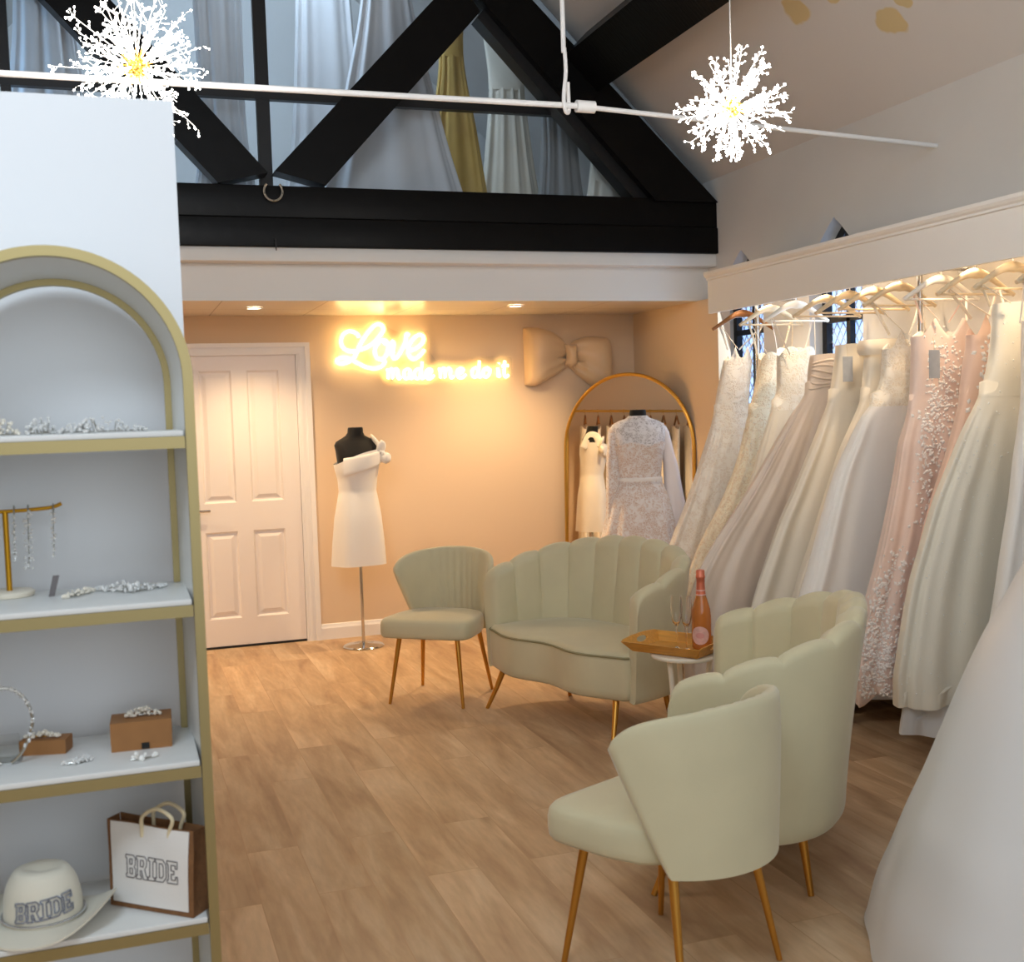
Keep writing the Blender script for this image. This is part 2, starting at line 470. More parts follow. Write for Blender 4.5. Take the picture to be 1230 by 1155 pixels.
# back wall with the door opening
DX0, DX1, DZ = .415, 1.175, 1.98
struct(MB().box(XL, DX0-.02, YB, YB+.1, 0, ZA+.2).box(DX1+.02, XR, YB, YB+.1, 0, ZA+.2).box(DX0-.02, DX1+.02, YB, YB+.1, DZ+.02, ZA+.2).build('wall_back', W_BEIGE, smooth=0))
struct(MB().box(XL-.12, XL, YF, 9.3, 0, ZE+.1).build('wall_left', W_BEIGE, smooth=0))
struct(MB().box(XA, XR, YA, YB, 0, ZA).build('wall_alcove', W_BEIGE, smooth=0))

# window wall with two pointed openings
def lancet(cy, hw, z0, zs, za, n=8):
    pts = [(cy-hw, z0), (cy+hw, z0), (cy+hw, zs)]
    for i in range(1, n):
        t = i/n; pts.append((cy+hw*(1-t**1.25), zs+(za-zs)*t**.92))
    pts.append((cy, za))
    for i in range(1, n):
        t = 1-i/n; pts.append((cy-hw*(1-t**1.25), zs+(za-zs)*t**.92))
    pts.append((cy-hw, zs))
    return pts
WINS = [(6.47, .255, 1.05, 2.26, 2.515), (5.47, .25, 1.05, 2.28, 2.555)]
wx = lambda u, v, d: (d, u, v)
wall = MB().holed([(YF, 0), (9.3, 0), (9.3, ZE+.12), (YF, ZE+.12)], [lancet(*w) for w in WINS], wx, XR, XR+.2)
struct(wall.build('wall_right', W_RIGHT, smooth=0))
for i, (cy, hw, z0, zs, za) in enumerate(WINS):
    r = struct_root('window_%d' % (i+1), (XR+.10, cy, z0))
    o_ = lancet(cy, hw-.002, z0+.002, zs, za-.004); i_ = lancet(cy, hw-.045, z0+.045, zs, za-.07)
    fr = MB().holed(o_, [i_], wx, XR+.085, XR+.125)
    fr.box(XR+.085, XR+.12, cy-.017, cy+.017, z0+.04, za-.06)
    fr.box(XR+.085, XR+.12, cy-hw+.03, cy+hw-.03, 1.985, 2.02)
    fr.build('window_frame', BLACK_PAINT, r, smooth=0, world=True)
    MB().prism(lancet(cy, hw-.003, z0+.003, zs, za-.006), wx, XR+.128, XR+.136).build('pane', LEADED, r, smooth=0, world=True)
    ld = MB()
    for k in range(-16, 34):
        for sg in (1, -1):
            a = Vector((XR+.124, cy-hw, z0+k*.085+(0 if sg > 0 else .0))); b = a+Vector((0, 2*hw, sg*2*hw*1.45))
            pts = [a.lerp(b, t/14) for t in range(15)]
            pts = [p for p in pts if z0+.03 < p.z < zs+.12]
            if len(pts) > 1: ld.tube([pts[0], pts[-1]], .0045, 4)
    ld.build('lead_came', LEAD, r, world=True)

# sloping ceilings
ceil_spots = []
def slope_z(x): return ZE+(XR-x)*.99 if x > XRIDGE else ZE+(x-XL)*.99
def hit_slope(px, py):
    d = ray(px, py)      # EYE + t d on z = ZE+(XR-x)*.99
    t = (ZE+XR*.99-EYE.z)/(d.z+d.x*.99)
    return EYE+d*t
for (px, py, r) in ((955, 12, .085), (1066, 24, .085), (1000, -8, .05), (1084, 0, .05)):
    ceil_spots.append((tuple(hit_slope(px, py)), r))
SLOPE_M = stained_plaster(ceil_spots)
th = .08
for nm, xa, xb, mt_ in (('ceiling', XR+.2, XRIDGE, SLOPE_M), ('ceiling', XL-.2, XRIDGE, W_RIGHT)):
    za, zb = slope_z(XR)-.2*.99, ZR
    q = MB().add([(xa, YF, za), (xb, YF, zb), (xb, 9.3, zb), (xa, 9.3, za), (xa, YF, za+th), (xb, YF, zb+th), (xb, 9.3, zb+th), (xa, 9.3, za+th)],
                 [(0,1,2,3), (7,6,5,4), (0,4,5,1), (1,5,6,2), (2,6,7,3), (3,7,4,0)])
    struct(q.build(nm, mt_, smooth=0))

# alcove ceiling, bulkhead, band
struct(MB().box(XL, XA, YBH+.02, YB, ZA, ZA+.03).build('ceiling_alcove', TILE_M, smooth=0))
struct(MB().box(XL, XR, YBH, YBH+.02, ZA, 2.45).build('trim_1', W_WHITE, smooth=0))
struct(MB().rbox(XL, XR, YT+.03, YBH+.3, 2.45, 2.535, .006).build('trim_2', W_WHITE))
struct(MB().box(XL, XR, YBH+.3, 9.3, 2.46, 2.52).build('floor_loft', W_RIGHT, smooth=0))
struct(MB().box(XL, XR, 9.2, 9.3, 2.5, ZR).build('wall_loft', W_RIGHT, smooth=0))
# skirting along the back wall
def skirting(x0, x1):
    prof = [(YB, 0), (YB-.018, 0), (YB-.018, .078), (YB-.012, .09), (YB-.008, .104), (YB, .108)]
    return MB().prism(prof, lambda u, v, d: (d, u, v), x0, x1)
struct(skirting(DX1+.09, XA).build('baseboard_back', TRIM, smooth=0))
struct(skirting(XL, DX0-.09).build('baseboard_back', TRIM, smooth=0))

# door
door = struct_root('door_1', ((DX0+DX1)/2, YB, 0))
fw = .085
arch = MB()
def ushape(xo0, xo1, zo, xi0, xi1, zi, y0, y1):
    for pl in ([(xo0, 0), (xi0, 0), (xi0, zi), (xo0, zo)], [(xi1, 0), (xo1, 0), (xo1, zo), (xi1, zi)], [(xo0, zo), (xi0, zi), (xi1, zi), (xo1, zo)]):
        arch.prism(pl, lambda u, v, d: (u, d, v), y0, y1)
a0, a1 = DX0-.012, DX1+.012
ushape(a0-fw, a1+fw, DZ+.072, a0, a1, DZ-.008, YB-.014, YB+.02)
ushape(a0-fw, a1+fw, DZ+.072, a0-.052, a1+.052, DZ+.042, YB-.026, YB-.014)
ushape(a0-.030, a1+.030, DZ+.022, a0-.012, a1+.012, DZ+.004, YB-.020, YB-.014)
arch.build('architrave', TRIM, door, smooth=0, world=True)
leaf = MB()
# stiles and rails around four sunk and fielded panels
xs = [DX0, DX0+.115, DX0+.33, DX0+.43, DX1-.115, DX1]
zs_ = [.015, .20, .79, .985, 1.87, 1.975]
yl = YB+.012
for a, b in ((xs[0], xs[1]), (xs[2], xs[3]), (xs[4], xs[5])): leaf.box(a, b, yl, yl+.035, zs_[0], zs_[5])
for a, b in ((zs_[0], zs_[1]), (zs_[2], zs_[3]), (zs_[4], zs_[5])):
    for c, d in ((xs[1], xs[2]), (xs[3], xs[4])): leaf.box(c, d, yl, yl+.035, a, b)
leaf.build('door_leaf', DOOR_M, door, smooth=0, world=True)
for c, d in ((xs[1], xs[2]), (xs[3], xs[4])):
    for a, b in ((zs_[1], zs_[2]), (zs_[3], zs_[4])):
        def ring(i, y): return [(c+i, y, a+i), (d-i, y, a+i), (d-i, y, b-i), (c+i, y, b-i)]
        MB().loft([ring(0, yl), ring(.012, yl+.014), ring(.022, yl+.014), ring(.048, yl+.003)], False, True).build('door_panel', DOOR_M, door, smooth=0, world=True)
h = MB().rbox(DX0+.035, DX0+.075, yl-.008, yl, .85, .99, .003).tube([(DX0+.055, yl, .94), (DX0+.055, yl-.045, .94), (DX0+.065, yl-.05, .94), (DX0+.15, yl-.05, .94)], .009, 8)
h.build('door_handle', CHROME, door, world=True)
jb = MB().box(DX0-.02, DX0-.002, YB-.004, YB+.055, 0, DZ+.02).box(DX1+.002, DX1+.02, YB-.004, YB+.055, 0, DZ+.02).box(DX0-.02, DX1+.02, YB-.004, YB+.055, DZ, DZ+.02)
jb.build('door_jamb', TRIM, door, smooth=0, world=True)
gap = MB().box(DX0, DX1, YB+.005, YB+.06, 0, .012).build('threshold_shade', BLACK_PAINT, door, smooth=0, world=True)  # black strip stands in for the shade under the door leaf
struct(MB().box(DX0-.02, DX1+.02, YB+.06, YB+.1, 0, DZ+.02).build('wall_corridor', W_WHITE, smooth=0))

# partition behind the shelf
YP = 2.74
pe = on_y(213.5, 250, YP).x; pz = on_y(100, 115, YP).z
struct(MB().box(XL, pe, YP, YP+.1, 0, pz).build('wall_partition', W_PART, smooth=0))

# pelmet box above the hanging rail
XF = 3.45; FZ0, FZ1, FY1 = 2.096, 2.344, 6.27
pel = struct_root('trim_3', (XF, 3, FZ0))
MB().box(XF, XF+.022, YF, FY1, FZ0, FZ1-.05).build('pelmet_board', W_WHITE, pel, smooth=0, world=True)
prof = [(0, 0), (-.012, .004), (-.012, .014), (-.022, .022), (-.03, .034), (-.03, .05), (.022, .05), (.022, 0)]
MB().prism(prof, lambda u, v, d: (XF+u, d, FZ1-.05+v), YF, FY1).build('pelmet_moulding', W_WHITE, pel, smooth=0, world=True)
MB().box(XF+.022, XR, YF, FY1, FZ1-.03, FZ1-.012).build('pelmet_lid', W_WHITE, pel, smooth=0, world=True)

# roof truss
tr = struct_root('trim_4', (XRIDGE, YT, 2.53))
TY0, TY1 = YT, YT+.16
ksc = YT/6.9
def tp(px, py):
    p = on_y(px, py, YT); return (p.x, p.z)
tx = lambda u, v, d: (u, d, v)
tz0, tzg, tz1 = 2.53, tp(540, 265)[1], tp(540, 229)[1]
MB().rbox(XL, XR, TY0, TY1+.02, tz0, tzg-.004, .006).build('tie_beam_lower', BLACK_WOOD, tr, world=True)
MB().rbox(XL, XR, TY0+.012, TY1, tzg-.004, tz1, .006).build('tie_beam_upper', BLACK_WOOD, tr, world=True)
cxT = tp(325, 214)[0]
a1, a2 = tp(862, 243), tp(639, 0)
sl = (a2[1]-a1[1])/(a2[0]-a1[0])
b1 = tp(786, 239); b2 = tp(584, 7)
def lin(p, s, x): return p[1]+s*(x-p[0])
slb = (b2[1]-b1[1])/(b2[0]-b1[0])
R_out = lambda x: lin(a1, sl, x)
R_in = lambda x: lin(b1, slb, x)
MB().prism([(XR, R_out(XR)), (XR, tz1-.02), (b1[0]+.0, tz1-.02), (b1[0], R_in(b1[0])), (XRIDGE, R_in(XRIDGE)), (XRIDGE, R_out(XRIDGE))], tx, TY0-.005, TY1).build('rafter', BLACK_WOOD, tr, smooth=0, world=True)
mxx = lambda x: 2*cxT-x
MB().prism([(mxx(x), z) for x, z in [(XR, R_out(XR)), (XR, tz1-.02), (b1[0], tz1-.02), (b1[0], R_in(b1[0])), (XRIDGE+.05, R_in(XRIDGE+.05)), (XRIDGE+.05, R_out(XRIDGE+.05))] if mxx(x) > XL-2], tx, TY0-.005, TY1).build('rafter', BLACK_WOOD, tr, smooth=0, world=True)
s1, s2, s3, s4 = tp(330, 205), tp(392, 222), tp(577, 14), tp(520, 0)
MB().prism([s1, s2, s3, (s4[0]+.16, s4[1]+.16), s4], tx, TY0+.004, TY1-.01).build('strut', BLACK_WOOD, tr, smooth=0, world=True)
l1, l2, l3, l4 = tp(262, 219), tp(322, 207), tp(130, 0), tp(50, 0)
e = .35
MB().prism([l1, l2, (l3[0]-e*.9, l3[1]+e*1.05), (l4[0]-e*.9, l4[1]+e*1.03)], tx, TY0+.004, TY1-.01).build('strut', BLACK_WOOD, tr, smooth=0, world=True)
# inner edge fillets that line the glazing
MB().prism([tp(584, 7), tp(577, 17), tp(768, 238), tp(786, 239)], tx, TY0+.06, TY1+.03).build('glazing_bead', BLACK_PAINT, tr, smooth=0, world=True)
# purlin running forward under the slope
pu = MB()
pc = Vector((2.93, 0, 3.705)); ax = Vector((-.7107, 0, .7035)); ay = Vector((-.7035, 0, -.7107))
w2, d2 = .15, .11
ringp = lambda y: [Vector((pc.x, y, pc.z))+ax*i*w2+ay*j*d2 for i, j in ((-1, -1), (1, -1), (1, 1), (-1, 1))]
pu.loft([ringp(YF), ringp(YT)]).build('purlin', BLACK_WOOD, tr, smooth=0, world=True)
pu = MB(); ax2 = Vector((.7107, 0, .7035)); ay2 = Vector((.7035, 0, -.7107)); pc2x = XRIDGE*2-2.93
ringp2 = lambda y: [Vector((pc2x, y, pc.z))+ax2*i*w2+ay2*j*d2 for i, j in ((-1, -1), (1, -1), (1, 1), (-1, 1))]
pu.loft([ringp2(YF), ringp2(YT)]).build('purlin', BLACK_WOOD, tr, smooth=0, world=True)

# glazing behind the truss
gz = struct_root('window_3', (XRIDGE, TY1+.02, tz1))
gy = TY1+.022
bars = MB()
vb = tp(320, 100)[0]
bars.box(vb-.038, vb+.038, gy, gy+.05, tz1-.02, ZR-.3)
bars.box(tp(3, 50)[0]-.035, tp(3, 50)[0]+.015, gy, gy+.05, tz1-.02, ZR-1.5)
hz = on_y(350, 115, gy).z
bars.box(XL+.3, 2.95, gy-.002, gy+.05, hz-.028, hz+.028)
bars.build('glazing_bars', BLACK_PAINT, gz, smooth=0, world=True)
def gable(y0, y1):
    return MB().prism([(XL, tz1-.01), (XR, tz1-.01), (XR, ZE), (XRIDGE, ZR), (XL, ZE)], tx, y0, y1)
GLZ = thin_clear('loft_glass', (.93, .95, .97, 1), 1.35)
gable(gy+.018, gy+.026).build('pane', GLZ, gz, smooth=0, world=True)

# lucky horseshoe nailed on the tie beam
hs = on_y(328, 232, YT)
t = thing('horseshoe', 'worn silver horseshoe nailed to the black tie beam where the struts meet', 'horseshoe', (hs.x, YT, hs.z))
pts = [(hs.x+.052*sin(a)*(1 if abs(a) < 2.2 else .95), YT-.009, hs.z-.055*cos(a)+.01) for a in [(-2.35+4.7*i/28) for i in range(29)]]
MB().tube(pts, .008, 8, flat=1).build('shoe', SILVER, t, world=True)
for i in (6, 14, 22): MB().tube([Vector(pts[i])+Vector((0, .006, 0)), Vector(pts[i])+Vector((0, -.011, 0))], .0035, 6).build('nail', BLACK_PAINT, t, world=True)
hk = on_y(331, 297, YT)
tag(MB().tube([(hk.x, YT+.03, hk.z+.05), (hk.x, YT-.012, hk.z+.045), (hk.x, YT-.014, hk.z+.01), (hk.x+.002, YT-.012, hk.z-.02)], [.004, .005, .005, .002], 6).build('iron_hook', BLACK_PAINT),
    'small black iron hook under the tie beam below the horseshoe', 'hook')

# downlights
def downlight(px, py, label):
    c = on_z(px, py, ZA)
    t = thing('ceiling_downlight', label, 'ceiling light', (c.x, c.y, ZA), 0, 'recessed alcove downlights')
    MB().lathe([(.055, -.001), (.055, -.006), (.047, -.010), (.040, -.008), (.040, -.001)], (0, 0, 0), 28, False, False).build('trim_ring', TRIM, t)
    MB().lathe([(.0005, -.004), (.040, -.004), (.040, -.001)], (0, 0, 0), 28).build('lens', DOWN, t)
    return c
DL = [downlight(305, 369, 'recessed downlight in the alcove ceiling above the white panelled door'),
      downlight(619, 366.5, 'recessed downlight in the alcove ceiling above the champagne wall bow')]
def downlight_at(x, y, label):
    p = Vector((x, y, ZA)) - EYE; t = 615+F_PX*p.dot(_r)/p.dot(_f), 577.5+F_PX*p.dot(_d)/p.dot(_f)
    return downlight(t[0], t[1], label)
DL.append(downlight_at(-.75, 7.35, 'recessed downlight in the alcove ceiling by the opposite gown rail'))
# ------------------------------------------------------------------ arched display shelf
YS = 2.40; SD = .30
sx1 = on_y(235.5, 523, YS).x
SW = .53; sxc = sx1-SW/2; RA = SW/2
SZ = [on_y(120, 0.5*(529.4+522.9)-0, YS).z, 1.175, .842, .512, .17]
SZ[0] = 1.518
ZS = 1.895-RA*1.0      # spring of the arch
shelf = thing('arched_display_shelf', 'gold framed arched shelf unit with white boards full of bridal accessories', 'shelf', (sxc, YS, 0))
def hoop(inset, w, y0, y1, top):
    ro = RA-inset; ri = ro-w
    n = 40
    def arc(r, zt):
        return [(sxc+r*cos(pi*i/n), ZS+r*sin(pi*i/n)) for i in range(n+1)]
    out = [(sxc+ro, .0)]+arc(ro, top)+[(sxc-ro, .0)]
    inn = [(sxc+ri, .0)]+arc(ri, top)+[(sxc-ri, .0)]
    k = len(out)
    rings = [[(p[0], y0, p[1]) for p in out], [(p[0], y1, p[1]) for p in out], [(p[0], y1, p[1]) for p in inn], [(p[0], y0, p[1]) for p in inn]]
    m_ = MB(); b = [v for r_ in rings for v in r_]
    f = []
    for a in range(4):
        c = (a+1) % 4
        for i in range(k-1): f.append((a*k+i, a*k+i+1, c*k+i+1, c*k+i))
    f += [(0, k, 2*k, 3*k), (k-1, 4*k-1, 3*k-1, 2*k-1)]
    return m_.add(b, f)
hoop(0, .020, YS, YS+.024, 0).build('arch_frame', GOLD_SHELF, shelf, world=True)
hoop(.025, .021, YS+SD-.024, YS+SD, 0).build('arch_frame', GOLD_SHELF, shelf, world=True)
# white lining board bent round between the two hoops
lin_o = [(sxc+(RA-.004)*cos(pi*i/40), ZS+(RA-.004)*sin(pi*i/40)) for i in range(41)]
lin_o = [(sxc+RA-.004, 0)]+lin_o+[(sxc-RA+.004, 0)]
lin_i = [(sxc+(RA-.012)*cos(pi*i/40), ZS+(RA-.012)*sin(pi*i/40)) for i in range(41)]
lin_i = [(sxc+RA-.012, 0)]+lin_i+[(sxc-RA+.012, 0)]
def taper(x, z):
    k = (RA-.021)/RA
    return Vector((sxc+(x-sxc)*k, YS+SD-.025, ZS+(z-ZS)*k if z > ZS else z))
MB().loft([[Vector((x, YS+.024, z)) for x, z in lin_o], [taper(x, z) for x, z in lin_o], [taper(x, z) for x, z in lin_i], [Vector((x, YS+.024, z)) for x, z in lin_i], [Vector((x, YS+.024, z)) for x, z in lin_o]], False, False, closed=False).build('lining_board', SHELF_W, shelf, world=True)
for z in SZ:
    r = MB()
    r.box(sxc-RA+.022, sxc+RA-.022, YS+.001, YS+.021, z-.024, z)
    r.box(sxc-RA+.034, sxc+RA-.034, YS+SD-.021, YS+SD-.001, z-.024, z)
    for sg in (-1, 1):
        a, b = sorted((sxc+sg*(RA-.028), sxc+sg*(RA-.046)))
        r.box(a, b, YS+.021, YS+SD-.021, z-.024, z)
    r.build('shelf_rail', GOLD_SHELF, shelf, smooth=0, world=True)
    MB().rbox(sxc-RA+.024, sxc+RA-.024, YS+.002, YS+SD-.002, z, z+.012, .002, 2).build('shelf_board', SHELF_W, shelf, world=True)
TOPZ = [z+.012 for z in SZ]

random.seed(4)
def hair_piece(name, label, cat, pts, r_spread, n, bead, bmat, up=.012, group=None, wire=SILVER, seed=1, flower=False):
    """wire spine with a spray of beads or petals around it; pts in world"""
    rng = random.Random(seed)
    P = spline(pts, 6)
    c = sum(P, Vector())/len(P)
    zmin = min(p.z for p in P)
    t = thing(name, label, cat, (c.x, c.y, zmin), 0, group)
    w = MB().tube([p+Vector((0, 0, .003)) for p in P], .0014, 5)
    bd = MB()
    for i in range(n):
        k = rng.random()*(len(P)-1); a = P[int(k)].lerp(P[min(int(k)+1, len(P)-1)], k % 1)
        env = sin(pi*min(1, max(0, k/(len(P)-1))))**.6*.8+.2
        off = Vector((rng.uniform(-1, 1)*r_spread*.5, rng.uniform(-1, 1)*r_spread, rng.random()*up*env*2+.003))
        p = a+off*env
        p.z = max(p.z, zmin+bead)
        if flower:
            for q in range(5):
                an = q*2*pi/5+rng.random()
                bd.ball(p+Vector((cos(an)*bead*1.1, sin(an)*bead*1.1, 0)), bead*.9, 1, (1, 1, .5))
            bd.ball(p+Vector((0, 0, bead*.4)), bead*.5, 1)
        else:
            bd.ball(p, bead*rng.uniform(.5, 1.15), 1)
        if i % 3 == 0: w.tube([a+Vector((0, 0, .003)), p], .0009, 4)
    w.build('wire', wire, t, world=True)
    bd.build('beads', bmat, t, world=True)
    return t
def onshelf(i, px, py): return on_z(px, py, TOPZ[i])

G1_ = 'sparkling hair pieces on the arched shelf'
yy = YS+.10
def fl(i, x_px, y=None):       # a point standing on shelf i under image column x_px
    return on_y(x_px, 600, y or yy)*1.0
def sp(i, px, y, dz=0):
    p = on_y(px, 577, y); return Vector((p.x, p.y, TOPZ[i]+dz))
hair_piece('tiara', 'pale pearl and leaf tiara half out of view on the top shelf', 'tiara', [sp(0,-25,2.5), sp(0,0,2.47), sp(0,26,2.5)], .012, 60, .0042, PEARL, .016, G1_, seed=2)
hair_piece('tiara', 'short dark silver leaf tiara, middle piece on the top shelf', 'tiara', [sp(0,35,2.5), sp(0,52,2.47), sp(0,69,2.5)], .012, 70, .0040, CRYSTAL, .018, G1_, seed=3)
hair_piece('tiara', 'long sparkling crystal tiara on the top shelf, nearest its gold frame', 'tiara', [sp(0,74,2.5), sp(0,105,2.46), sp(0,140,2.46), sp(0,180,2.5)], .014, 130, .0042, CRYSTAL, .014, G1_, seed=4)

# second shelf: T-bar stand with hanging pieces
tb = on_z(12, 716, TOPZ[1]); 
t = thing('jewellery_stand', 'gold T-bar jewellery stand with round white base on the second shelf', 'jewellery stand', (tb.x, tb.y, TOPZ[1]))
MB().lathe([(.0, 0), (.048, 0), (.050, .003), (.050, .010), (.046, .012), (.0, .012)], (tb.x, tb.y, TOPZ[1]+.0006), 32, False, False).build('base', TABLE_W, t, world=True)
pz_ = on_y(10, 614, tb.y).z
MB().tube([(tb.x, tb.y, TOPZ[1]+.011), (tb.x, tb.y, pz_)], .006, 12).build('post', GOLD_STAND, t, world=True)
barx = on_y(74, 608, tb.y); 
bp = [(tb.x-.105, tb.y, pz_+.010), (tb.x-.07, tb.y, pz_+.001), (tb.x-.02, tb.y, pz_), (tb.x, tb.y, pz_), (tb.x+.05, tb.y, pz_+.001), (barx.x-.02, tb.y, pz_+.004), (barx.x, tb.y, pz_+.011)]
MB().tube(spline(bp, 5), .0042, 10).build('crossbar', GOLD_STAND, t, world=True)
def drop(px, ytop, ybot, label, n, seed, w=.008):
    p = on_y(px, ytop, tb.y-.002); b = on_y(px+1, ybot, tb.y-.008)
    zt = pz_+.006
    t2 = thing('hanging_hair_drop', label, 'hair jewellery', (p.x, tb.y, zt), 0, 'hair drops on the gold stand')
    lp = [(p.x+dx, tb.y+.0095*cos(a), zt-.004+.0095*sin(a)) for dx, a in [(0, 2*pi*i/14) for i in range(14)]]
    MB().tube(lp, .0016, 6, closed=True).build('loop', SILVER, t2, world=True)
    rng = random.Random(seed); bd = MB(); prev = Vector((p.x, tb.y-.0095, zt-.004))
    wr = [prev]
    for i in range(n):
        k = (i+1)/n
        q = Vector((p.x+(b.x-p.x)*k, tb.y-.011, zt-.004+(b.z-zt)*k))
        wr.append(q)
        for c in range(2): bd.ball(q+Vector((rng.uniform(-w, w), rng.uniform(-.004, .0), rng.uniform(-.004, .004))), rng.uniform(.0024, .0044), 1)
    MB().tube(wr, .0011, 5).build('chain', SILVER, t2, world=True)
    bd.build('beads', CRYSTAL, t2, world=True)
drop(34, 615, 680, 'long crystal hair drop hanging mid crossbar of the gold stand', 18, 5)
drop(64, 612, 663, 'short crystal hair drop hanging near the raised tip of the gold stand', 9, 6, .004)
drop(17, 615, 668, 'thin crystal drop hanging against the post of the gold stand', 9, 7, .003)
gp = on_z(62, 716, TOPZ[1]); gq = on_y(67, 691, gp.y)
tag(MB().prism([(gp.x-.006, TOPZ[1]), (gp.x+.006, TOPZ[1]), (gq.x+.007, gq.z), (gq.x-.006, gq.z)], lambda u, v, d: (u, d, v), gp.y-.001, gp.y+.004).build('grey_ticket', MARK, smooth=0),
    'narrow dark grey ticket leaning upright beside the gold jewellery stand', 'ticket')
hair_piece('hair_comb', 'small pearl and crystal comb lying on the second shelf near the stand', 'hair comb', [onshelf(1,76,719), onshelf(1,95,716), onshelf(1,113,710)], .010, 60, .0042, PEARL, .006, G1_, seed=8)
hair_piece('hair_vine', 'long crystal hair vine lying along the second shelf towards its end', 'hair vine', [onshelf(1,116,709), onshelf(1,140,711), onshelf(1,165,711), onshelf(1,200,704)], .014, 120, .0046, CRYSTAL, .010, G1_, seed=9)

# third shelf
def kraft(label, corners, hgt, tab=False):
    a, b, c = [Vector(p) for p in corners]      # front-near two corners then back at far end
    d = a+(c-b)
    t = thing('kraft_box', label, 'box', tuple((a+b+c+d)/4), 0, 'brown jewellery boxes')
    up = Vector((0, 0, hgt)); lid = Vector((0, 0, hgt*.24))
    def blk(z0, z1, g):
        ctr = (a+b+c+d)/4
        R = [ctr+(p-ctr)*g for p in (a, b, c, d)]
        return MB().loft([[p+z0 for p in R], [p+z1 for p in R]])
    blk(Vector((0,0,0)), lid, 1.0).build('base', BROWN_BOX, t, smooth=0, world=True)
    blk(lid, up, 1.012).build('lid', BROWN_BOX, t, smooth=0, world=True)
    if tab:
        e = (b-a).normalized(); nrm = Vector((e.y, -e.x, 0)).normalized()
        mid = a+(b-a)*.56
        MB().rbox(-.008, .008, -.002, .001, .002, hgt*.24, .0006, 1, Matrix.Translation(mid+nrm*.001) @ Matrix.Rotation(math.atan2(e.y, e.x), 4, 'Z')).build('tab', BLACK_TAB, t, world=True)
    return t, a, b, c, d, hgt
z3 = TOPZ[2]
A, B = on_z(134, 904, z3), on_z(207, 896, z3)
e = (B-A).normalized(); nb = Vector((-e.y, e.x, 0))
bh = on_y(207, 862, B.y).z-z3
kraft('larger brown kraft box with a black tab, pearl comb on its lid', (A, B, B+nb*.085), bh, True)
top = (A+B)/2+nb*.04
hair_piece('hair_comb', 'pearl comb lying on the lid of the larger brown box', 'hair comb', [Vector((top.x, top.y, z3+bh+.001))+e*k for k in (-.03, 0, .04)], .012, 60, .004, PEARL, .008, G1_, seed=11)
A2, B2 = on_z(24, 908, z3), on_z(79, 905, z3)
e2 = (B2-A2).normalized(); nb2 = Vector((-e2.y, e2.x, 0))
bh2 = on_y(24, 893, A2.y).z-z3+.004
kraft('smaller brown kraft box with a gold pearl comb on its lid', (A2, B2, B2+nb2*.05), bh2)
top = (A2+B2)/2+nb2*.02
hair_piece('hair_comb', 'gold and pearl comb lying on the lid of the smaller brown box', 'hair comb', [Vector((top.x, top.y, z3+bh2+.001))+e2*k for k in (-.04, 0, .03)], .010, 60, .0042, PEARL, .006, G1_, wire=GOLD_STAND, seed=12)
hair_piece('hair_comb', 'little silver crystal comb on the third shelf before the brown boxes', 'hair comb', [onshelf(2,74,919), onshelf(2,93,917), onshelf(2,112,912)], .012, 60, .0042, CRYSTAL, .006, G1_, seed=13)
hair_piece('flower_comb', 'white porcelain flower comb before the black tab of the larger box', 'hair comb', [onshelf(2,157,914), onshelf(2,172,912), onshelf(2,187,909)], .012, 9, .0065, mat('white_porcelain', srgb(248,246,240), .4), .008, G1_, seed=14)
# headband on a clear block
hb = on_z(8, 917, z3)
t = thing('acrylic_block', 'clear acrylic display block holding the crystal headband on the third shelf', 'display block', (hb.x-.005, hb.y+.03, z3))
MB().rbox(hb.x-.035, hb.x+.024, hb.y+.008, hb.y+.048, z3, z3+.05, .003).build('block', ACRYLIC, t, world=True)
MB().rbox(hb.x-.04, hb.x+.029, hb.y+.004, hb.y+.052, z3, z3+.003, .001, 1).build('foot_plate', ACRYLIC, t, world=True)
cy_ = hb.y-.012; hzc = on_y(5, 870, cy_).z; hr = on_y(38, 870, cy_).x-on_y(5, 870, cy_).x; hcx = on_y(5, 870, cy_).x
hw_ = max(hzc-z3-.0015, .04)
band = [(hcx+hr*1.05*sin(a)*(1 if cos(a) > 0 else 1-.25*abs(cos(a))), cy_-.0, hzc+(hr*1.45*cos(a) if cos(a) > 0 else hw_*cos(a))) for a in [(-2.9+5.8*i/40) for i in range(41)]]
zmin = min(p[2] for p in band)
band = [(x, y, z-zmin+z3+.002) if False else (x, y, max(z, z3+.002)) for x, y, z in band]
t = thing('headband', 'arched crystal headband standing upright at the end of the third shelf', 'headband', (hcx, cy_, z3))
MB().tube(band, .0034, 8).build('band', SILVER, t, world=True)
bd = MB(); rng = random.Random(3)
for i in range(5, 36):
    for c in range(3): bd.ball(Vector(band[i])+Vector((rng.uniform(-.003, .003), rng.uniform(-.005, 0), rng.uniform(-.003, .004))), rng.uniform(.002, .0036), 1)
bd.build('beads', CRYSTAL, t, world=True)

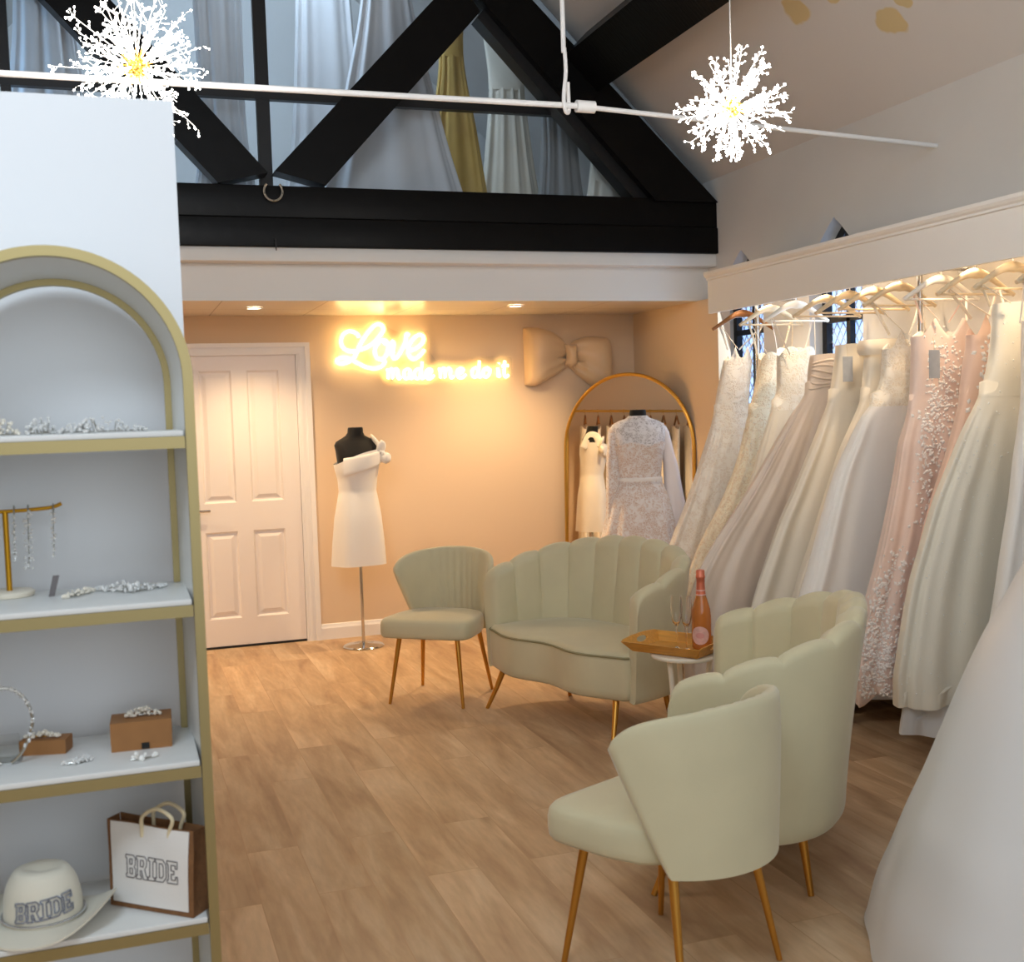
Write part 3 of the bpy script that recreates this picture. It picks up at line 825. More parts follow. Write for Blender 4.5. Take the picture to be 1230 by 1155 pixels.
# lettering strokes shared by bag and hat
LET = {
 'B': (.85, [[(0,0),(.62,0),(.8,.12),(.8,.4),(.68,.5),(.78,.6),(.78,.88),(.6,1),(0,1),(0,.85),(.1,.85),(.1,.15),(0,.15)], [(.32,.18),(.55,.18),(.55,.42),(.32,.42)], [(.32,.6),(.53,.6),(.53,.83),(.32,.83)]]),
 'R': (.93, [[(0,0),(.4,0),(.4,.15),(.32,.15),(.32,.38),(.42,.38),(.56,0),(.88,0),(.88,.15),(.8,.15),(.66,.45),(.8,.6),(.8,.88),(.62,1),(0,1),(0,.85),(.1,.85),(.1,.15),(0,.15)], [(.32,.55),(.54,.55),(.58,.7),(.54,.83),(.32,.83)]]),
 'I': (.55, [[(0,0),(.5,0),(.5,.15),(.37,.15),(.37,.85),(.5,.85),(.5,1),(0,1),(0,.85),(.13,.85),(.13,.15),(0,.15)]]),
 'D': (.92, [[(0,0),(.6,0),(.85,.22),(.85,.78),(.6,1),(0,1),(0,.85),(.1,.85),(.1,.15),(0,.15)], [(.32,.18),(.52,.18),(.63,.3),(.63,.7),(.52,.82),(.32,.82)]]),
 'E': (.85, [[(0,0),(.8,0),(.8,.32),(.65,.32),(.65,.17),(.32,.17),(.32,.42),(.55,.42),(.55,.58),(.32,.58),(.32,.83),(.65,.83),(.65,.68),(.8,.68),(.8,1),(0,1),(0,.85),(.1,.85),(.1,.15),(0,.15)]]),
}
def letters(word, to3, r, sub=4, n=5):
    tot = sum(LET[c][0] for c in word)-.05; x = 0; out = []
    for c in word:
        w, loops = LET[c]; mb = MB()
        for lp in loops:
            pts = []
            for i in range(len(lp)):
                a, b = lp[i], lp[(i+1) % len(lp)]
                for k in range(sub): pts.append(to3((x+a[0]+(b[0]-a[0])*k/sub)/tot, a[1]+(b[1]-a[1])*k/sub))
            mb.tube(pts, r, n, closed=True)
        out.append(mb); x += w
    return out

# bottom visible shelf: BRIDE tote bag
z4 = TOPZ[3]
br_, bl_ = on_z(236, 1102, z4+.001)+Vector((-.006, 0, 0)), on_z(133, 1086, z4+.001)
e = (br_-bl_); bw = e.length; e.normalize(); nb = Vector((-e.y, e.x, 0))
bhh = on_y(121, 988, bl_.y).z-z4
bh_r = on_y(246, 1001, br_.y).z-z4
bd_ = .05
bag = thing('tote_bag', 'white canvas tote bag lettered BRIDE with brown jute sides on the shelf', 'bag', tuple((br_+bl_)/2+nb*bd_/2))
def bagp(u, v, d):      # u across, v up, d back
    lean = .018*v
    return bl_+e*(u*bw*(1+.04*v)-.012*v)+nb*(d*bd_*(1-.25*v)+lean)+Vector((0, 0, v*(bhh*(1-u)+bh_r*u)))
shell = MB()
nU, nV = 14, 12
rngb = random.Random(9)
def belly(u, v): return -.006*sin(pi*u)*sin(pi*v)+.0025*sin(9*u+5*v)*v
front = lambda u, v: bagp(u, v, 0)+nb*belly(u, v)
back = lambda u, v: bagp(u, v, 1)-nb*belly(u, v)*.6
g = MB().grid(lambda u, v: front(.035+u*.93, .05+v*.95), nU, nV)
g2_ = MB().grid(lambda u, v: front(.035+u*.93, .05+v*.95)-nb*.0025, nU, nV)
def closed_sheet(f, th, nu, nv):
    """thin closed panel following f(u,v), thickness along nb"""
    ring = lambda off: [[f(j/nu, i/nv)+nb*off for j in range(nu+1)] for i in range(nv+1)]
    A_, B_ = ring(0), ring(th); mb = MB(); W = nu+1
    vs = [p for r_ in A_ for p in r_]+[p for r_ in B_ for p in r_]; K = len(vs)//2; fs = []
    for i in range(nv):
        for j in range(nu):
            q = (i*W+j, i*W+j+1, (i+1)*W+j+1, (i+1)*W+j)
            fs.append(tuple(reversed(q))); fs.append(tuple(K+x for x in q))
    border = [j for j in range(W)]+[i*W+nu for i in range(1, nv+1)]+[nv*W+j for j in range(nu-1, -1, -1)]+[i*W for i in range(nv-1, 0, -1)]
    for a_, b_ in zip(border, border[1:]+border[:1]): fs.append((a_, b_, K+b_, K+a_))
    return mb.add(vs, fs)
jt = closed_sheet(front, .0025, nU, nV)
jt2 = closed_sheet(back, .0025, nU, nV)
jt.v += []; base_i = len(jt.v)
jt.add(jt2.v, jt2.f)
side = lambda u0, w: [[bagp(u0, v/8, d/4)+e*(w*(-.010*sin(pi*d/4)*sin(pi*v/8))) for d in range(5)] for v in range(9)]
for u0, w in ((0, -1), (1, 1)):
    s_ = side(u0, w); vs = [p for r_ in s_ for p in r_]
    jt.add(vs, [(i*5+j, i*5+j+1, (i+1)*5+j+1, (i+1)*5+j) for i in range(8) for j in range(4)])
jt.add([bagp(0, .005, 0), bagp(1, .005, 0), bagp(1, .005, 1), bagp(0, .005, 1)], [(0, 1, 2, 3)])
jt.build('gusset', JUTE, bag, world=True)
cv_ = closed_sheet(lambda u, v: front(.05+u*.90, .065+v*.925)-nb*.0028, .0018, nU, nV).build('canvas_panel', CANVAS, bag, world=True)
def bag_let(u, v):
    p = front(.24+u*.60, .38+v*.26); return p-nb*.0038
for mb in letters('BRIDE', bag_let, .0011): mb.build('letter', MARK, cv_, world=True)
for d, off in ((0, 0), (1, .3)):
    P0, P1 = bagp(.42, .97, d), bagp(.72, .97, d)
    hp = spline([P0-Vector((0,0,.02))-nb*.004, P0-nb*.004, P0+Vector((0,0,.025))-nb*.006+e*.006, (P0+P1)/2+Vector((0,0,.045))-nb*.006+e*.01, P1+Vector((0,0,.030))-nb*.008+e*.016, P1-nb*.004+e*.004, P1-Vector((0,0,.02))-nb*.004], 6)
    MB().tube(hp, .0042, 8).build('handle', ROPE, bag, world=True)

# BRIDE hat
hc = on_z(66, 1116, z4); hc = Vector((hc.x-.022, max(hc.y, YS+.10), z4+.004)); HS = 1.14
hat = thing('cowboy_hat', 'cream felt cowboy hat lettered BRIDE with a rhinestone band', 'hat', tuple(hc))
nT = 72; ha = rad(-18)
def brim(rn, a):
    # rn 0..1 from crown to brim edge, a angle; long axis along local y
    ra = .066+(.128-.066)*rn; rb = .062+(.106-.062)*rn
    x, y = ra*cos(a), rb*sin(a)
    z = .012+.040*rn**2*abs(cos(a))**3-.012*rn*abs(sin(a))**2+.002
    return Vector((x, y, z))
rotm = Matrix.Rotation(ha, 4, 'Z')
def hw(p): return hc+(rotm @ (p*HS))
rings = []
for rn in (0, .2, .4, .6, .8, .95, 1): rings.append([hw(brim(rn, 2*pi*j/nT)) for j in range(nT)])
for rn in (1, .95, .8, .6, .4, .2, 0): rings.append([hw(brim(rn, 2*pi*j/nT)-Vector((0, 0, .004))) for j in range(nT)])
bmb = MB().loft(rings+[rings[0]], False, False); bmb.build('brim', FELT, hat, world=True)
def crown(v, a):
    k = 1-.05*v-.20*v**4
    x, y = .0685*k*cos(a), .0635*k*sin(a)
    z = .010+.084*v
    if v > .75:
        q = (v-.75)/.25
        z -= .010*q*abs(cos(a))**2*0
    # pinches at the front of the crown
    return Vector((x, y, z))
cr = [[hw(crown(v/10, 2*pi*j/nT)) for j in range(nT)] for v in range(11)]
def topin(k, a):
    p = crown(1, a); r = Vector((p.x*k, p.y*k, p.z+.014*(1-k**2)-.016*(1-abs(k*sin(a)))*max(0, .8-k)*1.2)); return r
cr += [[hw(topin(k, 2*pi*j/nT)+Vector((0,0,.004*(k > .5)))) for j in range(nT)] for k in (.9, .7, .45, .2, .03)]
cro = MB().loft(cr, True, True).build('crown', FELT, hat, smooth=60, world=True)
rb = MB(); dots = MB()
bandp = [hw(Vector((.0695*cos(2*pi*j/60), .0645*sin(2*pi*j/60), .020))) for j in range(60)]
rbo = rb.tube(bandp, .0024, 6, closed=True).build('hat_band', SILVER, hat, world=True)
for j in range(90):
    a = 2*pi*j/90; dots.ball(hw(Vector((.0716*cos(a), .0666*sin(a), .021))), .0027, 1)
dots.build('rhinestones', RHINE, rbo, world=True)
def hat_let(u, v):
    a = -1.57-.38+u*1.55; vv = .20+.10*u+v*.40
    p = crown(vv, a); n_ = Vector((cos(a)/.0665, sin(a)/.0585, 0)).normalized()
    return hw(p+n_*.0015+Vector((0, 0, 0)))
for mb in letters('BRIDE', hat_let, .0019): mb.build('letter', GLITTER, cro, world=True)
# ------------------------------------------------------------------ seating
def facing(fx, fy): return math.atan2(fx, -fy)

def make_chair(label, loc, rz):
    t = thing('fan_back_chair', label, 'chair', loc, rz, 'sage velvet fan back chairs')
    # seat cushion: rounded plan, wider at the front
    rings = []
    nT = 64
    def plan(k, z):
        out = []
        for j in range(nT):
            a = 2*pi*j/nT; c, s = cos(a), sin(a); p = .28
            x = .264*(abs(c)**p)*(1 if c > 0 else -1); y = .24*(abs(s)**p)*(1 if s > 0 else -1)
            x *= 1-.10*(y+.24)/.48
            if y > 0: y *= .80; x *= 1-.55*(y/.2)**3
            out.append(Vector((x*k, y*k-.02, z)))
        return out
    for k, z in ((.90, .362), (.965, .364), (.992, .374), (1, .395), (1, .425), (.985, .446), (.95, .458), (.85, .464), (.5, .468), (.05, .469)):
        rings.append(plan(k, z))
    MB().loft(rings).build('seat', VELVET, t, smooth=60)
    # fan backrest shell
    nu, nv = 60, 20
    def ztop(u): return .780-.055*u*u-.05*abs(u)**9
    def P(u, v, off):
        ph = u*(rad(57)+rad(25)*v**.9)
        R = .245+.042*v
        yc = .03-.03*v
        z = .352+(ztop(u)-.352)*v
        if abs(u) > .75: z = z
        rib = 0
        if off < 0:
            q = ph/rad(9.5)
            if abs(q) < 3.6: rib = .009*abs(sin(pi*(q+.5)))**.6*min(1, (v*3))
        r = R+off*(1-.35*v**6)-rib
        return Vector((r*sin(ph), yc+r*cos(ph), z))
    T = .024
    us = [-1+2*j/nu for j in range(nu+1)]
    rings = []
    for u in us:
        ring = []
        edge = 1 if abs(u) < .999 else .35
        for i in range(nv+1): ring.append(P(u, i/nv, T*edge))
        for k in (.6, .0, -.6):
            p = P(u, 1, T*edge*k); ring.append(p+Vector((0, 0, .012*(1-k*k)**.5*edge)))
        for i in range(nv, -1, -1): ring.append(P(u, i/nv, -T*edge))
        rings.append(ring)
    # soft side edges
    def mid(ring_a, u, push):
        ph = u
        return ring_a
    MB().loft(rings).build('backrest', VELVET, t, smooth=60)
    for sx in (-1, 1):
        for sy in (-1, 1):
            top = Vector((sx*.165, sy*.150-.01, .37)); foot = Vector((sx*.212, sy*.212-.005, 0))
            MB().tube([foot, foot.lerp(top, .5), top], [.0085, .0115, .0145], 14).build('leg', GOLD_LEG, t)
    for y0 in (-.165, .125): MB().rbox(-.165, .165, y0, y0+.02, .352, .366, .003).build('under_rail', GOLD_LEG, t)
    return t
f1 = Vector((-.63, -.78, 0))
make_chair('sage velvet chair with ribbed fan back beside the loveseat near the dress form', (1.612, 5.99, 0), facing(f1.x, f1.y))
CH2 = make_chair('sage velvet chair closest to the camera, showing the outside of its plain back', (1.392, 2.81, 0), facing(-.41, .912))

def make_sofa(label, loc, rz):
    t = thing('scallop_back_loveseat', label, 'sofa', loc, rz, 'sage velvet scallop back loveseats')
    NL = 11
    A, B, Y0 = .565, .51, -.27
    def base(s):              # s in 0..1 along the shell
        a = pi*(1-s); c, q = cos(a), sin(a)
        return Vector((A*(abs(c)**.62)*(1 if c > 0 else -1), Y0+B*abs(q)**.70, 0))
    # arc length table so the lobes are even
    tab = [0]; prev = base(0); K = 600
    for i in range(1, K+1):
        p = base(i/K); tab.append(tab[-1]+(p-prev).length); prev = p
    def s_of(u):
        L = u*tab[-1]
        lo, hi = 0, K
        while hi-lo > 1:
            md = (lo+hi)//2
            if tab[md] < L: lo = md
            else: hi = md
        return (lo+(L-tab[lo])/max(1e-9, tab[hi]-tab[lo]))/K
    def nrm(s):
        a, b = base(max(0, s-.004)), base(min(1, s+.004)); d = (b-a).normalized()
        return Vector((-d.y, d.x, 0))
    NU, NV = 176, 16
    rings = []
    for j in range(NU+1):
        u = j/NU; s = s_of(u); p = base(s); n = nrm(s)
        back = sin(pi*u)**1.2
        lobe = abs(sin(pi*NL*u))
        h = .68+.18*sin(pi*u)**.95+.021*lobe**.5
        endr = min(1, min(u, 1-u)/.022)
        endc = math.sqrt(max(0, 1-(1-endr)**2))
        h -= .05*(1-endc)
        T = .036*(.25+.75*endc)
        lean = .03+.052*back
        def pt(z, off):
            v = (z-.2)/(h-.2)
            flare = lean*max(0, v)**1.3
            return p+n*(flare+off)+Vector((0, 0, z))
        ring = []
        ring.append(pt(.205, -.04)); ring.append(pt(.198, -.012))
        for i in range(NV+1):
            z = .215+(h-.03-.215)*i/NV
            ring.append(pt(z, -.0))
        for k in range(1, 8):
            an = pi*k/8
            ring.append(pt(h-.03+.03*sin(an), -T+T*cos(an)))
        for i in range(NV, -1, -1):
            z = .36+(h-.03-.36)*i/NV
            v = i/NV
            puff = .017*lobe**.5*v**.5*endc
            ring.append(pt(z, -2*T-puff))
        ring.append(pt(.30, -2*T))
        rings.append(ring)
    MB().loft(rings).build('backrest', VELVET, t, smooth=60)
    # seat body with a double bowed front
    def plan(k, z, n=120):
        out = []
        for j in range(n+1):
            u = j/n; s = s_of(u); p = base(s)-nrm(s)*.035
            out.append(p)
        xw = .53
        for j in range(1, 60):
            x = xw-2*xw*j/60
            q = (x+xw)/(2*xw)
            bow = .078*abs(sin(2*pi*q))**.75 if True else 0
            bow = .045*sin(pi*q)**.6+.045*sin(2*pi*q)**2
            out.append(Vector((x, Y0-.012-bow, 0)))
        return [Vector((p.x*k, (p.y-.0)*k+(0), z)) for p in out]
    rings = [plan(.90, .205), plan(.965, .206), plan(.99, .218), plan(1, .25), plan(1, .39), plan(.992, .412), plan(.97, .424), plan(.90, .431), plan(.6, .438), plan(.02, .440)]
    MB().loft(rings).build('seat', VELVET, t, smooth=60)
    pl = plan(1.0, .408)[121:]
    e0, e1 = plan(1.0, .408)[120], plan(1.0, .408)[0]
    MB().tube([e0]+pl+[e1], .0055, 8).build('piping', VELVET_PIPE, t)
    for sx in (-1, 1):
        MB().tube([(sx*.485, -.345, 0), (sx*.455, -.30, .11), (sx*.43, -.265, .215)], [.010, .013, .017], 14).build('leg', GOLD_LEG, t)
        MB().tube([(sx*.385, .135, 0), (sx*.37, .12, .11), (sx*.36, .105, .215)], [.010, .013, .017], 14).build('leg', GOLD_LEG, t)
    return t
make_sofa('sage velvet scallop back loveseat facing the room, beneath the arched mirror', (2.235, 5.285, 0), facing(-.95, -.313))
s2 = make_sofa('sage velvet scallop back loveseat seen from behind, next to the closest chair', (2.10, 3.42, 0), facing(-.812, .583))

# ------------------------------------------------------------------ side table with tray, bottle, flutes
TZ = .50
tc_ = at_depth(824, 787, 4.76); tc_ = Vector((tc_.x, tc_.y, 0))
TZ = on_y(815, 783, tc_.y).z
t = thing('side_table', 'small round white side table standing between the two loveseats', 'side table', tuple(tc_))
MB().lathe([(.0, TZ-.022), (.135, TZ-.022), (.145, TZ-.018), (.148, TZ-.010), (.145, TZ-.002), (.138, TZ), (.0, TZ)], tuple(tc_), 48, False, False).build('tabletop', TABLE_W, t, world=True)
for k in range(3):
    a = rad(200+120*k)
    d = Vector((cos(a), sin(a), 0))
    pts = [tc_+d*.10+Vector((0,0,TZ-.022)), tc_+d*.085+Vector((0,0,TZ*.7)), tc_+d*.09+Vector((0,0,TZ*.4)), tc_+d*.15+Vector((0,0,0.008))]
    MB().tube(spline(pts, 6), .011, 10).build('leg', TABLE_W, t, world=True)
# tray
tq = Vector((tc_.x-.024, tc_.y+.03, TZ))
TR = thing('serving_tray', 'honey coloured wooden tray with oval handle holes on the side table', 'tray', tuple(tq), rad(-57))
hx, hy, hh, fl_ = .150, .105, .042, .035
base_ = MB().rbox(-hx, hx, -hy, hy, .001, .009, .002)
base_.build('tray_base', TRAY_W, TR)
def wallpanel(p0, p1, out, hole):
    p0, p1, out = Vector(p0), Vector(p1), Vector(out); e_ = (p1-p0); ln = e_.length; e_.normalize()
    def to3(u, v, d): return p0+e_*u*ln+out*(fl_*v+d)+Vector((0, 0, .004+hh*v*(1.25 if hole else 1)))
    ex = fl_/ln
    outer = [(0, 0), (1, 0), (1+ex, 1), (-ex, 1)]
    if hole: outer = [(0, 0), (1, 0), (1+ex, .8), (1+ex*.6, .9), (.75, 1), (.25, 1), (-ex*.6, .9), (-ex, .8)]
    hs_ = [[(.5+.20*cos(2*pi*i/18), .58+.22*sin(2*pi*i/18)) for i in range(18)]] if hole else []
    return MB().holed(outer, hs_, to3, 0, .007)
wallpanel((-hx, -hy, 0), (hx, -hy, 0), (0, -1, 0), False).build('tray_side', TRAY_W, TR, smooth=0)
wallpanel((hx, hy, 0), (-hx, hy, 0), (0, 1, 0), False).build('tray_side', TRAY_W, TR, smooth=0)
wallpanel((-hx, hy, 0), (-hx, -hy, 0), (-1, 0, 0), True).build('tray_end', TRAY_W, TR, smooth=0)
wallpanel((hx, -hy, 0), (hx, hy, 0), (1, 0, 0), True).build('tray_end', TRAY_W, TR, smooth=0)
# bottle
zb = TZ+.0095
bp_ = on_y(843, 770, tc_.y-.015)
bt = thing('sparkling_wine_bottle', 'rose sparkling wine bottle with copper foil standing on the wooden tray', 'bottle', (bp_.x, tc_.y-.015, zb))
MB().lathe([(.0, 0), (.036, 0), (.040, .006), (.041, .02), (.041, .135), (.038, .165), (.028, .20), (.020, .225), (.0165, .25), (.0155, .29), (.0, .29)], (0,0,0), 40, False, False).build('bottle_glass', ROSE, bt, smooth=80)
MB().lathe([(.0205, .228), (.0185, .245), (.0172, .27), (.0172, .292), (.0192, .294), (.0195, .303), (.0178, .306), (.0178, .322), (.015, .328), (.0, .329)], (0,0,0), 32, False, False).build('foil_cap', FOIL, bt, smooth=50)
def wrap(r, z0, z1, a0, a1, shape='rect', n=24):
    mb = MB(); cA = (a0+a1)/2
    if shape == 'rect':
        return mb.grid(lambda u, v: (r*cos(a0+(a1-a0)*u), r*sin(a0+(a1-a0)*u), z0+(z1-z0)*v), n, 4)
    def fn(u, v):
        rr = v; an = 2*pi*u
        a = cA+(a1-a0)/2*rr*cos(an); z = (z0+z1)/2+(z1-z0)/2*rr*sin(an)
        return (r*cos(a), r*sin(a), z)
    return mb.grid(fn, n, 5)
va = math.atan2(-tc_.y, -bp_.x)
wrap(.0416, .022, .098, va-1.0-.12, va+.9-.12, 'oval').build('front_label', LABEL_P, bt, smooth=180)
MB().lathe([(.0232, .212), (.0200, .226), (.0186, .246)], (0,0,0), 32, False, False).build('neck_label', LABEL_P, bt, smooth=180)
wrap(.0418, .048, .072, va-.5-.12, va+.4-.12, 'oval').build('label_emblem', mat('pale_pink_print', srgb(226,160,150), .5), bt, smooth=180)
def flute(px, dy, label):
    p = on_y(px, 770, tc_.y+dy)
    g = thing('champagne_flute', label, 'glass', (p.x, tc_.y+dy, zb), 0, 'champagne flutes on the tray')
    MB().lathe([(.0, .0), (.030, 0), (.031, .002), (.012, .006), (.0042, .012), (.0, .012)], (0,0,0), 32, False, False).build('foot', GLASS, g, smooth=60)
    MB().lathe([(.0038, .0119), (.0032, .05), (.0036, .098)], (0,0,0), 14).build('stem', GLASS, g)
    MB().lathe([(.0, .098), (.006, .099), (.016, .115), (.0235, .15), (.0250, .18), (.0220, .225), (.0212, .225), (.0240, .18), (.0224, .151), (.015, .118), (.004, .104), (.0, .104)], (0,0,0), 32, False, False).build('bowl', GLASS, g, smooth=80)
flute(813, .01, 'empty champagne flute on the tray nearer its oval handle hole')
flute(825, -.035, 'empty champagne flute on the tray right beside the pink bottle')

# ------------------------------------------------------------------ leaning arched mirror
pL = on_y(676.5, 600, 7.80); pR = on_x(834, 600, 3.675)
mt_ = (pR-pL); mt_.z = 0; MW = mt_.length; mt_.normalize(); mn = Vector((mt_.y, -mt_.x, 0))
if mn.dot(EYE-pL) < 0: mn = -mn
mc = (pL+pR)/2
zt_ = on_y(758, 449, mc.y).z
MIR = thing('arched_floor_mirror', 'gold framed arched floor mirror leaning across the alcove corner', 'mirror', (mc.x, mc.y, 0), math.atan2(mt_.y, mt_.x))
tilt = Matrix.Rotation(rad(-1.6), 4, 'X')     # leans back
hw2 = MW/2-.012
def arch2(r, n=48, drop=0):
    zc = zt_-hw2
    return [(r*cos(pi*i/n), zc+r*sin(pi*i/n)) for i in range(n+1)]
path = [(hw2, .02)]+[(hw2, z_) for z_ in (.4, .8)]+arch2(hw2)+[(-hw2, z_) for z_ in (.8, .4)]+[(-hw2, .02)]
sgn = 1 if (Matrix.Rotation(MIR.rotation_euler.z, 3, 'Z') @ Vector((0, -1, 0))).dot(mn) > 0 else -1
tm = Matrix.Rotation(rad(-1.6)*sgn, 4, 'X')
fr = MB().tube([(x, 0, z) for x, z in path], .013, 10, closed=True); fr.xf(tm); fr.build('frame', GOLD_FRAME, MIR)
pp = [(x*.985, z if z > .05 else .025) for x, z in path]
gl = MB().prism(pp, lambda u, v, d: (u, d, v), -.002, .002); gl.xf(tm); gl.build('mirror_glass', MIRROR, MIR, smooth=0)
bk = MB().prism(pp, lambda u, v, d: (u, d, v), .004*sgn, .012*sgn); bk.xf(tm); bk.build('backing', BLACK_PAINT, MIR, smooth=0)

# ------------------------------------------------------------------ padded bow on the wall
yw = YB-.005
bc = on_y(682, 427, yw)
BOW = thing('wall_bow', 'large padded champagne satin bow fixed to the wall above the mirror', 'bow', (bc.x, YB, bc.z))
def bowlobe(side, outline, seed):
    # outline: top and bottom edge in pixels from the knot outwards
    rng = random.Random(seed); rings = []
    n = 22; m_ = 40
    for i in range(n+1):
        k = i/n
        pt = Vector(on_y(interp([(q[0], q[1]) for q in outline], k), 427, yw)); 
        xw_ = pt.x
        cxp = interp([(q[0], q[1]) for q in outline], k)
        zt2 = on_y(cxp, interp([(q[0], q[2]) for q in outline], k), yw).z
        zb2 = on_y(cxp, interp([(q[0], q[3]) for q in outline], k), yw).z
        dep = interp([(0, .035), (.3, .10), (.65, .14), (.9, .10), (1, .03)], k)
        ring = []
        for j in range(m_):
            a = 2*pi*j/m_
            zc = (zt2+zb2)/2; hh_ = (zt2-zb2)/2
            sa, ca = sin(a), cos(a)
            zz = zc+hh_*(abs(sa)**.85)*(1 if sa > 0 else -1)
            cr_ = 0
            if ca < 0:
                # creases radiating from the knot
                cr_ = (.07*math.exp(-((sa+.10+.25*k)/.13)**2)*max(0, 1-k*1.15)+.030*math.exp(-((sa-.5)/.11)**2)*max(0, 1-k*1.5)+.035*math.exp(-((sa+.62)/.11)**2)*max(0, 1-k*1.2)+.012*math.exp(-((sa-.15)/.08)**2)*max(0,1-k*2))
                yv = -dep*(abs(ca)**.7)-.01+cr_
            else: yv = -.004
            ring.append(Vector((xw_, YB-.002+yv, zz)))
        rings.append(ring)
    return MB().loft(rings)
bowlobe(-1, [(0, 682, 416, 438), (.25, 670, 404, 447), (.5, 655, 396, 456), (.8, 638, 393, 464), (1, 629, 394, 463)], 1).build('loop', BOW_M, BOW, smooth=70, world=True)
bowlobe(1, [(0, 680, 416, 438), (.25, 694, 407, 452), (.5, 708, 404, 463), (.8, 725, 405, 471), (1, 732, 408, 470)], 2).build('loop', BOW_M, BOW, smooth=70, world=True)
kn = MB()
kr = []
for i in range(13):
    k = i/12; zz = bc.z+.075*cos(pi*k); w_ = .036+.014*abs(cos(pi*k))
    kr.append([Vector((bc.x+w_*cos(a), YB-.05-.055*sin(a)*(.6+.4*sin(pi*k))-.03*sin(pi*k), zz+.006*sin(3*a))) for a in [2*pi*j/24 for j in range(24)]])
kn.loft(kr).build('knot', BOW_M, BOW, smooth=70, world=True)

# ------------------------------------------------------------------ neon sign
yn = YB-.046
SGN = thing('neon_sign', 'glowing warm neon sign reading Love made me do it on the wall', 'sign', tuple(on_y(505, 425, YB)))
zx = lambda X, Y: on_y(395+X/10.25, 380+Y/10.25, yn)
Lp = [(375,255),(335,205),(250,182),(175,225),(150,315),(185,395),(275,430),(380,412),(480,372),(560,318),(625,245),(672,165),(645,105),(585,100),(520,150),(450,240),(390,335),(345,440),(300,520),(225,565),(140,580),(98,548),(140,512),(230,512),(330,560),(430,612),(540,640),(640,620),(690,560),(665,520)]
op = [(690,300),(625,310),(570,400),(580,490),(640,530),(705,480),(735,390),(715,310),(660,290),(700,335),(770,330)]
vp = [(770,300),(800,330),(785,430),(800,515),(850,490),(905,400),(945,300),(955,215),(990,235)]
ep = [(975,425),(1070,395),(1150,330),(1165,255),(1110,225),(1035,280),(985,380),(990,480),(1045,525),(1120,480),(1175,410)]
for nm, pts in (('letter', Lp), ('letter', op), ('letter', vp), ('letter', ep)):
    q = spline([zx(*p) for p in pts], 6)
    lt = MB().tube(q, .0085, 8).build(nm, NEON, SGN, smooth=180, world=True)
    MB().tube(q, .0185, 10).build('bloom_shell', NEON_S, lt, smooth=180, world=True)  # shell that imitates bloom around the letter
# second line, handwritten monoline letters in a unit cell (x, y up), x height 1
CUR = {
 'm': (1.75, [[(0,1),(.12,.6),(.1,0),(.2,.7),(.45,1),(.62,.8),(.6,0),(.7,.7),(.98,1),(1.18,.8),(1.15,.2),(1.3,0),(1.55,.2)]]),
 'a': (1.15, [[(.75,.85),(.45,1),(.12,.75),(.08,.25),(.35,0),(.65,.25),(.78,.95),(.74,.3),(.85,.02),(1.1,.2)]]),
 'd': (1.2, [[(.75,.85),(.45,1),(.12,.75),(.08,.25),(.35,0),(.65,.25),(.82,1.0),(.88,1.75),(.80,.4),(.9,.02),(1.12,.2)]]),
 'e': (1.05, [[(.1,.45),(.5,.5),(.75,.8),(.5,1),(.18,.8),(.08,.35),(.35,0),(.7,.08),(1.0,.35)]]),
 'o': (1.05, [[(.55,1),(.2,.85),(.08,.4),(.3,.02),(.65,.1),(.85,.55),(.7,.95),(.45,1),(.65,.75),(1.0,.8)]]),
 'i': (.55, [[(.1,.95),(.2,.5),(.18,.05),(.45,.15)], [(.24,1.42),(.27,1.47)]]),
 't': (.8, [[(.35,1.7),(.3,.8),(.32,.1),(.55,0),(.75,.2)], [(.02,1.12),(.35,1.15),(.72,1.2)]]),
}
zx2 = lambda X, Y: on_y(455+X/7.4545, 425+Y/7.4545, yn)
for word, x0, x1, yb_, xh in (('made', 75, 500, 222, 88), ('me', 540, 785, 215, 88), ('do', 830, 1010, 208, 84), ('it', 1055, 1165, 204, 84)):
    tot = sum(CUR[c][0] for c in word); X = 0
    for c in word:
        w, strokes = CUR[c]
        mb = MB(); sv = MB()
        for s_ in strokes:
            q = spline([zx2(x0+(x1-x0)*(X+p[0])/tot, yb_-p[1]*xh) for p in s_], 5)
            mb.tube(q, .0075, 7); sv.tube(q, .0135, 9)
        lt = mb.build('letter', NEON, SGN, smooth=180, world=True); X += w
        sv.build('bloom_shell', NEON_S, lt, smooth=180, world=True)
# clear backing cut to the outline of the words
ob = [(402,436),(406,404),(418,393),(438,393),(449,384),(458,383),(466,394),(478,400),(512,397),(517,408),(516,424),(522,433),(560,436),(566,430),(580,429),(597,427),(613,430),(614,453),(560,457),(462,462),(452,450),(426,443)]
MB().prism([(on_y(x, y, YB).x, on_y(x, y, YB).z) for x, y in ob], lambda u, v, d: (u, d, v), YB-.022, YB-.016).build('clear_backing', ACRYLIC, SGN, smooth=0, world=True)
st = MB()
for p in ((410, 432), (500, 402), (470, 456), (605, 448)):
    q = on_y(p[0], p[1], YB); st.tube([(q.x, YB, q.z), (q.x, YB-.024, q.z)], .006, 10)
st.build('standoff', CHROME, SGN, world=True)
